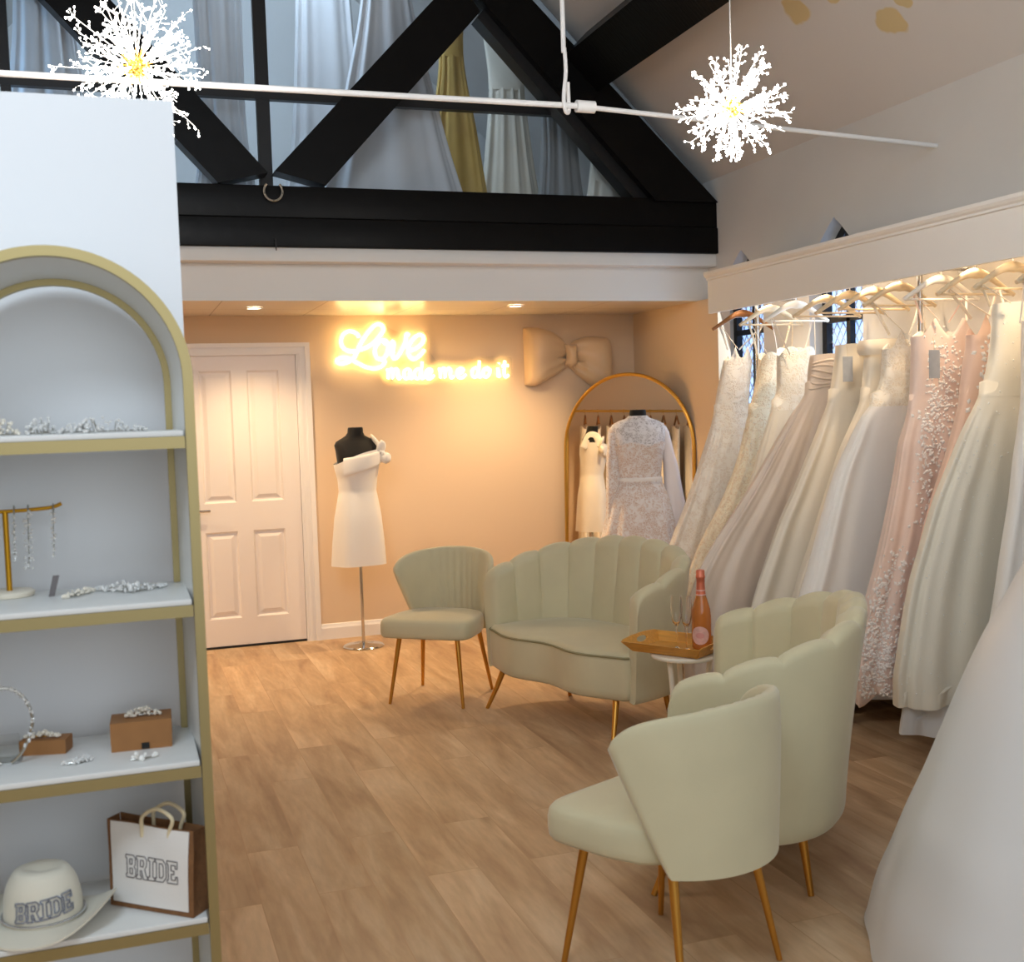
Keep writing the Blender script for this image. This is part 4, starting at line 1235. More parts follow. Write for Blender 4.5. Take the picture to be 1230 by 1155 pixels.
# ------------------------------------------------------------------ gowns on hangers
XRAIL, ZRAIL = 3.55, 2.144
class Gown:
    """cloth body: rows of a closed outline; left/right tables give the silhouette, th the half depth"""
    def __init__(g, Y, left, right, th, pleats, amp, seed, dz=None, yshift=None):
        g.Y, g.left, g.right, g.th, g.pleats, g.amp, g.dz = Y, left, right, th, pleats, amp, dz
        g.ysh = yshift or [(0, 0), (3, 0)]
        rng = random.Random(seed); g.ph = [rng.random()*6.28 for _ in range(6)]
    def S(g, a, z, inset=0):
        xl, xr = interp(g.left, z), interp(g.right, z)
        c = (xl+xr)/2; w = (xr-xl)/2-inset
        t = interp(g.th, z)-inset
        A = interp(g.amp, z)
        ca, sa = cos(a), sin(a)
        p = g.ph
        # folds radiate from the waist, so they are tied to the fraction across
        q = g.pleats*a+p[0]+.7*sin(2*a+p[1])+.5*sin(3*a+p[2])+.25*z*sin(a*2+p[3])
        f = (sin(q)+.45*sin(2.1*q+p[4]))*A
        y = -t*(abs(sa)**.8)*(1 if sa > 0 else -1)-f*(1 if sa > 0 else -1)*min(1, abs(sa)*2)
        if sa > 0: y *= .55
        x = c+w*(abs(ca)**.9)*(1 if ca > 0 else -1)+.35*f*ca
        return Vector((x, g.Y+y+interp(g.ysh, z), z))
def gown_rows(g, z0, z1, n, nT, hemwave=0, top=None, seed=0):
    rng = random.Random(seed); ph = rng.random()*6
    rows = []
    for i in range(n+1):
        k = i/n
        row = []
        for j in range(nT):
            a = 2*pi*j/nT
            zt = z1+(top(cos(a), sin(a)) if top else 0)
            zb = z0+hemwave*(sin(3*a+ph)+.6*sin(5*a+2*ph))
            row.append(g.S(a, zb+(zt-zb)*k))
        rows.append(row)
    return rows
def cloth(g, z0, z1, n=36, nT=120, hemwave=.0, top=None, seed=0, cap_bottom=True, thick=.006):
    rows = gown_rows(g, z0, z1, n, nT, hemwave, top, seed)
    # fold the cloth over: neckline turns inward, hem turns up inside
    c = sum(rows[-1], Vector())/nT
    inner = [[p.lerp(Vector((c.x, c.y, p.z)), .10) for p in rows[-1]]]
    inner.append([p.lerp(Vector((c.x, c.y, p.z)), .14)-Vector((0, 0, .05)) for p in rows[-1]])
    inner.append([p.lerp(Vector((c.x, c.y, p.z)), .9)-Vector((0, 0, .07)) for p in rows[-1]])
    c0 = sum(rows[0], Vector())/nT
    low = [[p.lerp(Vector((c0.x, c0.y, p.z)), .9)+Vector((0, 0, .12)) for p in rows[0]], [p.lerp(Vector((c0.x, c0.y, p.z)), .06)+Vector((0, 0, .06)) for p in rows[0]], [p.lerp(Vector((c0.x, c0.y, p.z)), .03)+Vector((0, 0, .002)) for p in rows[0]]]
    return MB().loft(low+rows+inner, True, True)
def leaf(mb, c, ang, ln, wd, nrm, lift=.004):
    """small raised leaf or petal lying on the surface at c"""
    nrm = nrm.normalized(); e = nrm.orthogonal().normalized(); f = nrm.cross(e)
    d = e*cos(ang)+f*sin(ang); s = nrm.cross(d)
    top = c+nrm*lift
    vs = [c, c+d*ln*.5+s*wd*.5+nrm*lift*.4, c+d*ln, c+d*ln*.5-s*wd*.5+nrm*lift*.4, top+d*ln*.45+nrm*lift]
    b = len(mb.v); mb.v += vs
    mb.f += [(b, b+1, b+4), (b+1, b+2, b+4), (b+2, b+3, b+4), (b+3, b, b+4), (b, b+3, b+2, b+1)]
def applique(g, spots, seed, size=.022, zlow=.225):
    rng = random.Random(seed); mb = MB()
    for a, z, n, spread in spots:
        for i in range(n):
            aa = a+rng.gauss(0, spread*1.1); zz = max(zlow, z+rng.gauss(0, spread*.22))
            p = g.S(aa, zz)
            q1, q2 = g.S(aa+.03, zz), g.S(aa, zz+.02)
            nn = (q1-p).cross(q2-p)
            if nn.length < 1e-9: continue
            if nn.y > 0: nn = -nn
            k = rng.uniform(.6, 1.3)
            leaf(mb, p+nn.normalized()*.001, rng.random()*6.28, size*k, size*.72*k, nn, .0022)
    return mb
def sequins(g, n, a0, a1, z0, z1, seed, r=.0028):
    rng = random.Random(seed); mb = MB()
    for i in range(n):
        a, z = rng.uniform(a0, a1), rng.uniform(z0, z1)
        mb.ball(g.S(a, z)+Vector((0, -.001, 0)), r*rng.uniform(.5, 1.2), 1)
    return mb

def hanger(Y, label, m_, zt=2.085, bar=True, W=.205, yaw=0, drop=.098):
    t = thing('clothes_hanger', label, 'hanger', (XRAIL, Y, ZRAIL), yaw, 'wooden hangers on the gown rail')
    z = zt-ZRAIL
    pts = [(-W, 0, z-drop-.004), (-W*.72, 0, z-drop*.70), (-W*.4, 0, z-drop*.32), (-.04, 0, z-.014), (0, 0, z-.010), (.04, 0, z-.014), (W*.4, 0, z-drop*.32), (W*.72, 0, z-drop*.70), (W, 0, z-drop-.004)]
    P = spline(pts, 4); n = len(P)
    MB().tube(P, [.0095+.015*(1-abs(2*i/(n-1)-1))**1.6 for i in range(n)], 12).build('shoulder', m_, t)
    if bar: MB().tube([(-W*.93, 0, z-drop-.002), (W*.93, 0, z-drop-.002)], .005, 8).build('cross_bar', m_, t)
    hk = [(0, 0, z-.002)]+[(.0, 0, -.022)]+[(.0, .0195*sin(a), -.0195*cos(a)) for a in [(-.1+i*.36) for i in range(11)]]
    hk = [(0, 0, z-.002), (0, 0, -.030)]+[(0, .0195*sin(a), -.0+.0195*cos(a)*-1) for a in [i*.4-.0 for i in range(9)]]
    MB().tube(hk, .0022, 6).build('hook', CHROME, t)
    return t
rail = thing('gown_rail', 'long chrome rail and posts carrying the gowns beneath the white pelmet', 'clothes rail', (XRAIL, 5, 0))
MB().tube([(XRAIL, 1.2, ZRAIL), (XRAIL, 6.22, ZRAIL)], .0125, 14).build('rail', CHROME, rail, world=True)
for yp in (5.875, 4.445, 2.85, 1.36):
    MB().tube([(XRAIL+.0, yp, 0), (XRAIL, yp, ZRAIL)], .0125, 14).build('post', CHROME, rail, world=True)
    MB().tube([(XRAIL, yp, ZRAIL), (XR, yp, ZRAIL)], .0125, 14).tube([(XR-.008, yp, ZRAIL), (XR, yp, ZRAIL)], .032, 20).rbox(XRAIL-.02, XRAIL+.02, yp-.02, yp+.02, ZRAIL-.02, ZRAIL+.02, .006).build('wall_bracket', CHROME, rail, world=True)

def edge(Y, pts):         # pixel silhouette -> (z, x) table on the gown's plane, sorted by z
    tab = []
    for px, py in pts:
        p = on_y(px, py, Y); tab.append((p.z, p.x))
    return sorted(tab)
def strap(g, z, fr, xh, zh, w=.006, dy=-.0):
    xl, xr = interp(g.left, z), interp(g.right, z)
    a = Vector((xl+(xr-xl)*fr, g.Y-interp(g.th, z)*.8, z)); a2 = Vector((a.x, g.Y+interp(g.th, z)*.8, z)); b = Vector((XRAIL+xh, g.Y, zh))
    return MB().tube([a, a.lerp(b, .5)+Vector((0, -.004, 0)), b+Vector((0, -.010, 0)), b+Vector((0, 0, .011)), b+Vector((0, .010, 0)), a2.lerp(b, .5), a2], w, 6, flat=.35)
sweet = lambda d: (lambda c, s: d*(abs(sin(pi*c))**.7)-d*.4*abs(c)**6)
vneck = lambda d: (lambda c, s: -d*(1-abs(c))**.8 if s > 0 else -d*.7*(1-abs(c)))
cups = lambda h: (lambda c, s: h*max(0, 1-abs(abs(c)-.45)/.40)**1.2*(1 if s > -.2 else .35)-.02)
flat_ = lambda c, s: -.006*c*c
GR = 'wedding gowns on the rail beneath the pelmet'
def gown(label, Y, left, bust, waist_z, hem_z, top_z, skirt_m, bodice_m, pleats, seed, amp=.016, th_hem=.10, top=flat_, right_flare=.16, hemwave=.012, group=GR, waist_w=None, ysh=None):
    """left: pixel silhouette bust->hem; bust: (x right edge)"""
    L = edge(Y, left)
    xr = bust
    R = sorted([(top_z, xr), (waist_z, xr-.03), (waist_z-.35, xr+.03), (hem_z, min(XR-.03, xr+right_flare))])
    th = [(hem_z, th_hem), (waist_z-.5, th_hem*.85), (waist_z-.15, .075), (waist_z, .062), (waist_z+.14, .078), (top_z, .072)]
    am = [(hem_z, amp), (waist_z-.6, amp*.8), (waist_z-.15, amp*.35), (waist_z-.035, 0), (waist_z+.05, 0), (top_z, 0)]
    g = Gown(Y, L, R, sorted(th), pleats, sorted(am), seed, yshift=ysh)
    t = thing('hanging_gown', label, 'gown', (XRAIL, Y, hem_z), 0, group)
    cloth(g, hem_z, waist_z+.006, 40, 144, hemwave, None, seed).build('skirt', skirt_m, t, smooth=80, world=True)
    gb = Gown(Y, [(z, x-.002) for z, x in L], [(z, x+.002) for z, x in R], [(z, v+.002) for z, v in sorted(th)], 1, [(0, 0), (3, 0)], seed, yshift=ysh)
    cloth(gb, waist_z-.02, top_z, 16, 96, 0, top, seed).build('bodice', bodice_m, t, smooth=80, world=True)
    return t, g, gb
def swing_tag(t, px, py, Y, h_px=34):
    a = on_y(px, py, Y); k = .0
    w, h = .058, .125
    sw = MB().rbox(a.x-w/2, a.x+w/2, Y-.0025, Y+.0, a.z-h, a.z, .001, 1).build('swing_tag', TAG_M, t, world=True)
    MB().tube([(a.x, Y-.001, a.z-.004), (a.x+.003, Y+.004, a.z+.03), (a.x+.004, Y+.012, a.z+.055)], .0012, 5).build('tag_cord', ROPE, sw, world=True)

HZ = 1.985      # hanger shoulder end height
YG = [6.03, 5.72, 5.47, 5.18, 4.98, 4.785, 4.59, 4.30, 4.08, 3.86, 3.62]
# 1 greige lace, furthest
t, g, gb = gown('greige lace gown with thin straps at the far end of the rail by the mirror', YG[0],
    [(872,432),(864,470),(856,510),(846,545),(826,605),(812,640),(790,705),(778,755)], 3.60, 1.50, .10, 1.82, LACE_G, LACE_G, 9, 1, top=cups(.08))
for fr, xh in ((.28, -.15), (.72, .12)): strap(gb, 1.865, fr, xh, HZ+.01).build('strap', LACE_G, t, world=True)
hanger(YG[0], 'brown wooden hanger at the far end of the rail', OAKH, bar=False)
# 2 beaded corset
t, g, gb = gown('ivory corset gown covered in gold beading, second from the far end', YG[1],
    [(914,432),(910,460),(900,498),(890,545),(870,600),(840,660),(815,730)], 3.67, 1.50, .10, 1.80, LACE_I, LACE_I, 8, 2, top=sweet(.03))
for fr, xh in ((.12, -.14), (.85, .13)): strap(gb, 1.79, fr, xh, HZ+.01).build('strap', LACE_I, t, world=True)
hanger(YG[1], 'pale wooden hanger holding the gold beaded corset gown', PINE)
sequins(g, 150, .3, 2.9, .6, 1.5, 21, .003).build('beading', PEARL, t, world=True)['kind'] = 'stuff'
# 3 white sweetheart with straps
t, g, gb = gown('white sweetheart gown hanging by two thin straps from the white hanger', YG[2],
    [(936,430),(936,462),(928,492),(914,540),(896,600),(870,670),(850,740)], 3.66, 1.52, .10, 1.81, TULLE_I, LACE_C, 10, 3, top=sweet(.035))
for fr, xh in ((.14, -.15), (.86, .11)): strap(gb, 1.80, fr, xh, HZ+.01, .005).build('strap', SATIN_W, t, world=True)
hanger(YG[2], 'white wooden hanger with a broad shoulder over the strapped sweetheart gown', WHITE_H)
# 4 taupe strapless with gathered bodice
t, g, gb = gown('taupe organza strapless gown with a pleated draped bodice', YG[3],
    [(978,416),(974,444),(971,466),(952,500),(931,536),(906,580),(884,615),(862,648),(840,688),(822,740)], 3.67, 1.60, .12, 1.79, ORGANZA, ORGANZA, 12, 4, amp=.019)
fold = MB()
for i in range(6):
    z = 1.62+.025*i
    pts = [gb.S(a, z+.012*sin(a*1.7+i))+Vector((0, -.003, 0)) for a in [pi*.04+pi*.92*j/20 for j in range(21)]]
    fold.tube(pts, .0065, 6)
fold.build('gathered_folds', ORGANZA, t, smooth=180, world=True)
hanger(YG[3], 'pale wooden hanger over the taupe draped gown', PINE)
# 5 satin with tag
t, g, gb = gown('ivory satin strapless gown with a grey swing tag near its neckline', YG[4],
    [(1007,404),(1006,430),(1000,468),(985,515),(967,559),(952,595),(939,623),(922,670),(905,720),(893,770)], 3.70, 1.56, .12, 1.83, SATIN_I, SATIN_I, 6, 5, amp=.024)
swing_tag(t, 1018, 428, YG[4]-.105)
hanger(YG[4], 'pale wooden hanger over the satin gown that carries the first grey tag', PINE)
# 6 off-shoulder satin
t, g, gb = gown('champagne satin gown with a folded cuff neckline behind the cream lace bodice', YG[5],
    [(1040,402),(1042,430),(1036,478),(1024,510),(1011,540),(995,590),(975,655),(960,700),(945,770)], 3.71, 1.56, .12, 1.84, SATIN_I, SATIN_I, 5, 6, amp=.021)
cf = [gb.S(2*pi*j/64, 1.815)+Vector((0, 0, 0)) for j in range(64)]
cuff = MB().loft([[p+Vector((0, -.010*(p.y < YG[5]), 0))+Vector((0, 0, dz)) for p in [gb.S(2*pi*j/64, 1.80, -.012-q) for j in range(64)]] for dz, q in ((-.04, .006), (-.02, .016), (.01, .018), (.035, .008))], False, False)
cuff.build('folded_cuff', SATIN_I, t, smooth=180, world=True)
hanger(YG[5], 'pale wooden hanger over the folded cuff satin gown', PINE)
# 7 cream lace bodice, satin skirt
t, g, gb = gown('cream gown with a lace strap bodice and smooth ivory satin skirt', YG[6],
    [(1063,424),(1062,450),(1050,482),(1037,500),(1022,533),(1007,567),(992,620),(978,675),(965,720),(950,790)], 3.72, 1.53, .12, 1.80, SATIN_W, LACE_C, 5, 7, amp=.024, top=cups(.085))
for fr, xh in ((.28, -.15), (.72, .12)): strap(gb, 1.85, fr, xh, HZ+.01, .007).build('strap', LACE_C, t, world=True)
hanger(YG[6], 'pale wooden hanger over the cream lace and satin gown', PINE)
# 8 blush with white applique
t, g, gb = gown('blush pink gown trailing white lace applique, grey tag at its front', YG[7],
    [(1098,440),(1096,470),(1090,505),(1084,530),(1078,570),(1069,620),(1056,680),(1043,730),(1036,770),(1029,806)], 3.73, 1.52, .20, 1.84, TULLE_B, TULLE_B, 9, 8, amp=.018, top=cups(.08), hemwave=.02)
spots = [(pi*.56, 1.72, 70, .28), (pi*.55, 1.58, 110, .26), (pi*.57, 1.46, 110, .24), (pi*.60, 1.34, 80, .2), (pi*.62, 1.22, 50, .16), (pi*.63, 1.10, 30, .12), (pi*.66, .98, 14, .1), (pi*.8, .80, 50, .2), (pi*.84, .66, 90, .22), (pi*.8, .52, 120, .25), (pi*.74, .42, 150, .3), (pi*.84, .34, 190, .3), (pi*.62, .29, 190, .3), (pi*.48, .27, 90, .3)]
applique(g, spots, 31, .020).build('lace_applique', APPL, t, smooth=0, world=True)['kind'] = 'stuff'
sequins(g, 90, pi*.4, pi*.95, .22, .7, 32).build('sequins', SEQUIN, t, world=True)['kind'] = 'stuff'
swing_tag(t, 1122, 420, YG[7]-.105)
for fr, xh in ((.28, -.14), (.72, .13)): strap(gb, 1.885, fr, xh, HZ+.012, .005).build('strap', TULLE_B, t, world=True)
hanger(YG[7], 'large white wooden hanger over the blush gown, brightest on the rail', WHITE_H, W=.205)
# 9 peach with straps
t, g, gb = gown('peach gown with thin straps tucked behind the sparkling ivory gown', YG[8],
    [(1166,416),(1160,450),(1152,500),(1140,545),(1122,600),(1106,660),(1092,740),(1082,800)], 3.72, 1.55, .22, 1.83, TULLE_P, TULLE_P, 8, 9, top=cups(.09))
for fr, xh in ((.28, -.13), (.72, .12)): strap(gb, 1.885, fr, xh, HZ+.012, .007).build('strap', SATIN_I, t, world=True)
hanger(YG[8], 'pale wooden hanger over the peach gown', PINE)
applique(gb, [(pi*.4, 1.72, 40, .3), (pi*.6, 1.62, 40, .3)], 33, .026).build('lace_applique', APPL, t, smooth=0, world=True)['kind'] = 'stuff'
# 10 glitter ivory
t, g, gb = gown('ivory glitter tulle gown with wide skirt and trailing underskirt on the rail', YG[9],
    [(1197,376),(1194,420),(1186,456),(1172,490),(1158,520),(1142,560),(1126,600),(1110,655),(1097,702),(1087,760),(1079,816)], 3.74, 1.56, .29, 1.93, TULLE_I, TULLE_I, 7, 10, amp=.028, hemwave=.014)
sequins(g, 260, pi*.15, pi*.97, .31, 1.9, 34, .0032).build('sequins', SEQUIN, t, world=True)['kind'] = 'stuff'
us_ = Gown(YG[9]+.03, [(z, x+.05) for z, x in g.left], g.right, [(z, v*.75) for z, v in g.th], 6, [(z, v*.8) for z, v in g.amp], 12)
us_.left = sorted([(.18, interp(g.left, .30)+.03), (.6, interp(g.left, .6)+.08), (1.2, interp(g.left, 1.2)+.08)])
cloth(us_, .17, .9, 20, 96, .03, None, 5).build('underskirt', TULLE_W, t, smooth=80, world=True)
for fr, xh in ((.08, -.16), (.85, .14)): strap(gb, 1.92, fr, xh, HZ+.012, .006).build('strap', TULLE_I, t, world=True)
hanger(YG[9], 'pale wooden hanger over the ivory glitter gown', PINE)
# 11 white satin at the edge
t, g, gb = gown('white satin gown next along the rail after the glitter tulle one', YG[10],
    [(1232,420),(1230,470),(1226,510),(1220,548),(1214,600),(1205,656),(1194,730),(1180,800),(1160,880)], 3.75, 1.55, .14, 1.84, SATIN_W, SATIN_W, 6, 11, amp=.026)
for fr, xh in ((.08, -.16), (.85, .14)): strap(gb, 1.83, fr, xh, HZ+.012, .006).build('strap', SATIN_W, t, world=True)
hanger(YG[10], 'pale wooden hanger over the white satin gown', PINE)

# ------------------------------------------------------------------ dress forms
def form_rows(tab, nT=56, rz=0, c=(0, 0), p=.95):
    rows = []
    for z, w, d, oy in tab:
        row = []
        for j in range(nT):
            a = 2*pi*j/nT; ca, sa = cos(a), sin(a)
            v = Vector((w*(abs(ca)**p)*(1 if ca > 0 else -1), d*(abs(sa)**p)*(1 if sa > 0 else -1)+oy, 0))
            v = Matrix.Rotation(rz, 3, 'Z') @ v
            row.append(Vector((c[0]+v.x, c[1]+v.y, z)))
        rows.append(row)
    return rows
def dress_form(name_label, x, y, neck_z, rz, slim=1.0):
    t = thing('dress_form', name_label, 'dress form', (x, y, 0), 0, 'black dress forms')
    dz = neck_z
    tab = [(dz-.62, .135, .10, 0), (dz-.52, .145, .105, 0), (dz-.42, .118, .085, 0), (dz-.32, .125, .095, -.005), (dz-.22, .145, .115, -.012), (dz-.15, .152, .10, -.004), (dz-.115, .158, .085, .004), (dz-.092, .145, .070, .006), (dz-.072, .105, .058, .006), (dz-.055, .066, .052, .004), (dz-.035, .052, .050, .0), (dz-.008, .050, .049, -.004), (dz, .046, .045, -.005)]
    tab = [(z, w*slim, d*slim, o) if z < dz-.07 else (z, w, d, o) for z, w, d, o in tab]
    MB().loft(form_rows(tab, rz=rz, c=(x, y))).build('torso', BLACK_CLOTH, t, smooth=70, world=True)
    MB().tube([(x, y, .012), (x, y, dz-.6)], .011, 14).build('pole', CHROME, t, world=True)
    MB().lathe([(.0, 0), (.135, 0), (.138, .005), (.13, .013), (.03, .022), (.016, .03), (.0, .03)], (x, y, 0), 40, False, False).build('base', CHROME, t, world=True)
    return t
m1 = on_z(437, 776, 0)
nz1 = on_y(428, 513, m1.y).z
dress_form('black dress form on a chrome pole by the door, shoulders bare above a mini dress', m1.x, m1.y, nz1, rad(12), .93)
# mini dress
def zpx(py): return on_y(437, py, m1.y).z
t = thing('mini_dress', 'short white strapless dress with a shoulder bow on the form by the door', 'dress', (m1.x, m1.y, zpx(676)))
tabd = [(zpx(677), .188, .135, 0), (zpx(650), .178, .13, 0), (zpx(620), .160, .122, 0), (zpx(600), .140, .106, 0), (zpx(589), .128, .096, 0), (zpx(575), .134, .104, -.005), (zpx(560), .152, .122, -.012), (zpx(549), .160, .120, -.012)]
rows = form_rows(tabd, 96, rad(12), (m1.x, m1.y))
rr = []
for i, row in enumerate(rows):
    k = max(0, 1-i/3)
    rr.append([p+Vector((0, 0, 0))+(Vector((p.x-m1.x, p.y-m1.y, 0)).normalized()*(.010*k*sin(5*j*2*pi/96))) for j, p in enumerate(row)])
# neckline climbs towards the bow shoulder
for idx, amt in ((-1, 1.0), (-2, .45)):
    rr[idx] = [p+Vector((0, 0, (.015+.050*((p.x-m1.x)/.16)+.012*cos((p.x-m1.x)*14))*amt)) for p in rr[idx]]
inn = [[p.lerp(Vector((m1.x, m1.y, p.z)), .03)-Vector((0, 0, .012)) for p in rr[-1]]]
fine = [[a.lerp(b, k/4) for a, b in zip(r0, r1)] for r0, r1 in zip(rr, rr[1:]) for k in range(4)]+[rr[-1]]
MB().loft(fine+inn, False, False).build('dress_body', CREPE, t, smooth=80, world=True)
# princess seam, hip flap, draped bust band and bow
bw_ = on_y(460, 546, m1.y-.08)
band = []
for i in range(13):
    k = i/12; a = rad(12)+rad(218)+rad(112)*k
    cz = zpx(560)+.015+.06*k
    ring = []
    for j in range(14):
        b = 2*pi*j/14; rr_ = .160+.010*cos(b)
        ring.append(Vector((m1.x+rr_*cos(a), m1.y+(rr_*.80)*sin(a)-.008, cz-.012+(.066-.020*k)*sin(b)+.006*sin(3*b))))
    band.append(ring)
MB().loft(band).build('draped_band', CREPE, t, smooth=80, world=True)
bx, by = bw_.x, m1.y-.075
bk_ = MB().ball((bx, by, bw_.z+.01), .020, 2, (.8, .8, 1)); bk_.build('bow_knot', CREPE, t, smooth=180, world=True)
for dx, dz_, sx, sz in ((.026, -.038, .030, .05), (-.012, .052, .038, .042)):
    rgs = []
    for i in range(11):
        k = i/10; cx_, cz_ = bx+dx*2*k*.7, bw_.z+.01+dz_*2*k*.75
        r_ = .013+.028*sin(pi*min(1, k*.9+.05))
        rgs.append([Vector((cx_+r_*cos(b)*.8, by+.012-.02*k+r_*.5*sin(b), cz_+r_*.55*cos(b+.6)+.004*sin(4*b))) for b in [2*pi*j/20 for j in range(20)]])
    MB().loft(rgs).build('bow_loop', CREPE, t, smooth=180, world=True)
sh = [Vector((m1.x+.150, m1.y-.06, bw_.z+.01)), Vector((m1.x+.142, m1.y-.045, bw_.z+.065)), Vector((m1.x+.118, m1.y-.02, zpx(530)+.012)), Vector((m1.x+.122, m1.y+.035, zpx(530)+.006)), Vector((m1.x+.145, m1.y+.085, zpx(548)))]
MB().tube(spline(sh, 5), .032, 10, flat=.35).build('shoulder_strap', CREPE, t, smooth=180, world=True)
# lace gown on the form before the mirror
mp_ = at_depth(766, 500, 7.12)
nz2 = on_y(766, 492, mp_.y).z
mx_, my_ = mp_.x, mp_.y
RZ2 = rad(-14)
dress_form('black dress form standing before the mirror, mostly hidden by a lace gown', mx_, my_, nz2, RZ2, .60)
t = thing('lace_gown', 'sheer white lace gown with long sleeves on the form before the mirror', 'gown', (mx_, my_, .12))
d0 = nz2
tabg = [(.12, .36, .30, .0), (.45, .29, .25, 0), (.75, .235, .19, 0), (d0-.55, .185, .14, 0), (d0-.46, .148, .112, 0), (d0-.42, .130, .097, 0), (d0-.32, .138, .108, -.005), (d0-.22, .158, .128, -.012), (d0-.15, .166, .112, -.004), (d0-.112, .172, .096, .004), (d0-.088, .158, .080, .006), (d0-.066, .116, .067, .006), (d0-.055, .080, .062, .004), (d0-.046, .064, .058, 0), (d0-.036, .058, .056, -.003)]
rows = form_rows(tabg, 96, RZ2, (mx_, my_))
out = []
for i, (r0, r1) in enumerate(zip(rows, rows[1:])):
    for k in range(4): out.append([a.lerp(b, k/4) for a, b in zip(r0, r1)])
out.append(rows[-1])
zw = d0-.43
def ruf(p, j):
    k = max(0, min(1, (zw-p.z)/.5))
    d = Vector((p.x-mx_, p.y-my_, 0)).normalized()
    return p+d*.014*k*sin(j*2*pi/96*11)
sk = [[ruf(p, j) for j, p in enumerate(r)] for r in out if r[0].z < zw+.03]
bo = [r for r in out if r[0].z > zw-.02]
MB().loft(sk, False, False).build('skirt', LACE_N, t, smooth=80, world=True)
bo = [[p+Vector((p.x-mx_, p.y-my_, 0)).normalized()*.002 for p in r] for r in bo]
zy = d0-.205
lowb = [[p+Vector((p.x-mx_, p.y-my_, 0)).normalized()*.004 for p in r] for r in bo if r[0].z < zy]
lowb = lowb[:-1]+[[p+Vector((0, 0, .035*abs(sin((p.x-mx_)*17))-.012)) for p in lowb[-1]]]
lowb += [[p-Vector((p.x-mx_, p.y-my_, 0)).normalized()*.006 for p in lowb[-1]]]
MB().loft(lowb, False, False).build('bodice', LACE_N, t, smooth=80, world=True)
MB().loft([r for r in bo if r[0].z > zy-.07], False, False).build('yoke', LACE_Y, t, smooth=80, world=True)
wb = [[p+Vector((p.x-mx_, p.y-my_, 0)).normalized()*q+Vector((0,0,dz)) for p in form_rows([(zw, .131, .098, 0)], 96, RZ2, (mx_, my_))[0]] for dz, q in ((-.014, .008), (-.010, .013), (.010, .013), (.014, .008), (.014, .0), (-.014, .0), (-.014, .008))]
MB().loft(wb, False, False).build('waistband', APPL, t, smooth=60, world=True)
R2 = Matrix.Rotation(RZ2, 3, 'Z')
for sx, fan in ((-1, .35), (1, 1.9)):
    sl_ = []
    for i in range(19):
        k = i/18
        c = R2 @ Vector((sx*(.146+(.012 if sx < 0 else .030)*min(1, k*3)+.035*k*fan), .004-.02*k, 0))
        rr_ = .040 if k < .25 else .040+.020*fan*((k-.25)/.75)
        rr2 = rr_*(1.15-.2*k)
        z = d0-.105-.62*k*(1.0 if sx < 0 else 1.12)
        if i == 0: rr_ *= .75; rr2 *= .75
        sl_.append([Vector((mx_+c.x, my_+c.y, z))+(R2 @ Vector((rr_*cos(b)*(1+.10*k*sin(7*b)), rr2*sin(b)*(1+.10*k*sin(5*b)), 0))) for b in [2*pi*j/40 for j in range(40)]])
    MB().loft(sl_).build('sleeve', LACE_N if sx < 0 else CHIFFON, t, smooth=80, world=True)

# big white ball gown on a form close to the camera
bx_, by_ = 2.46, 2.36
def sil(px, py):       # half width of the skirt from the tangent ray through a pixel
    d = ray(px, py); d2 = Vector((d.x, d.y)).normalized()
    r = abs(bx_*d2.y-by_*d2.x); tt = math.sqrt(bx_**2+by_**2-r*r)
    L = math.sqrt(d.x**2+d.y**2)
    return (CAM_H+d.z*tt/L, r)
prof = sorted([sil(*p) for p in ((1230,673),(1203,720),(1176,769),(1150,825),(1127,880),(1104,935),(1082,983),(1064,1028),(1047,1068),(1035,1115),(1025,1155))])
z0_, r0_ = prof[0]; zt_p, rt_ = prof[-1]
prof = [(.01, r0_+(r0_-prof[2][1])/(prof[2][0]-z0_)*(z0_-.01)*.9)]+prof+[(zt_p+.10, max(.13, rt_-.05)), (zt_p+.16, .128)]
wz = zt_p+.16
dress_form('black dress form inside the big white ball gown close to the camera', bx_, by_, wz+.42, rad(30), .8)
t = thing('ball_gown', 'full white satin ball gown closest to the camera, mostly cut off by the frame', 'gown', (bx_, by_, .01))
rows = []
rng = random.Random(5)
for i in range(61):
    z = .01+(wz-.01)*i/60
    r = interp(prof, z); k = max(0, 1-i/60)
    rows.append([Vector((bx_, by_, z))+Vector((cos(a), sin(a), 0))*(r*(1-.018*k+.018*k*sin(6*a+1.3)+.010*k*sin(11*a+2+z))) for a in [2*pi*j/160 for j in range(160)]])
low = [[Vector((bx_, by_, .05)).lerp(p, .9) for p in rows[0]]]
MB().loft(low+rows, False, False).build('skirt', BALL_S, t, smooth=80, world=True)
tabb = [(wz-.01, .131, .131, 0), (wz+.03, .131, .115, 0), (wz+.12, .145, .118, -.005), (wz+.21, .163, .136, -.012), (wz+.27, .166, .12, -.008)]
rb_ = form_rows(tabb, 72, rad(30), (bx_, by_))
rb2 = [[a.lerp(b, k/4) for a, b in zip(r0, r1)] for r0, r1 in zip(rb_, rb_[1:]) for k in range(4)]+[rb_[-1]]
MB().loft(rb2, False, False).build('bodice', BALL_S, t, smooth=80, world=True)

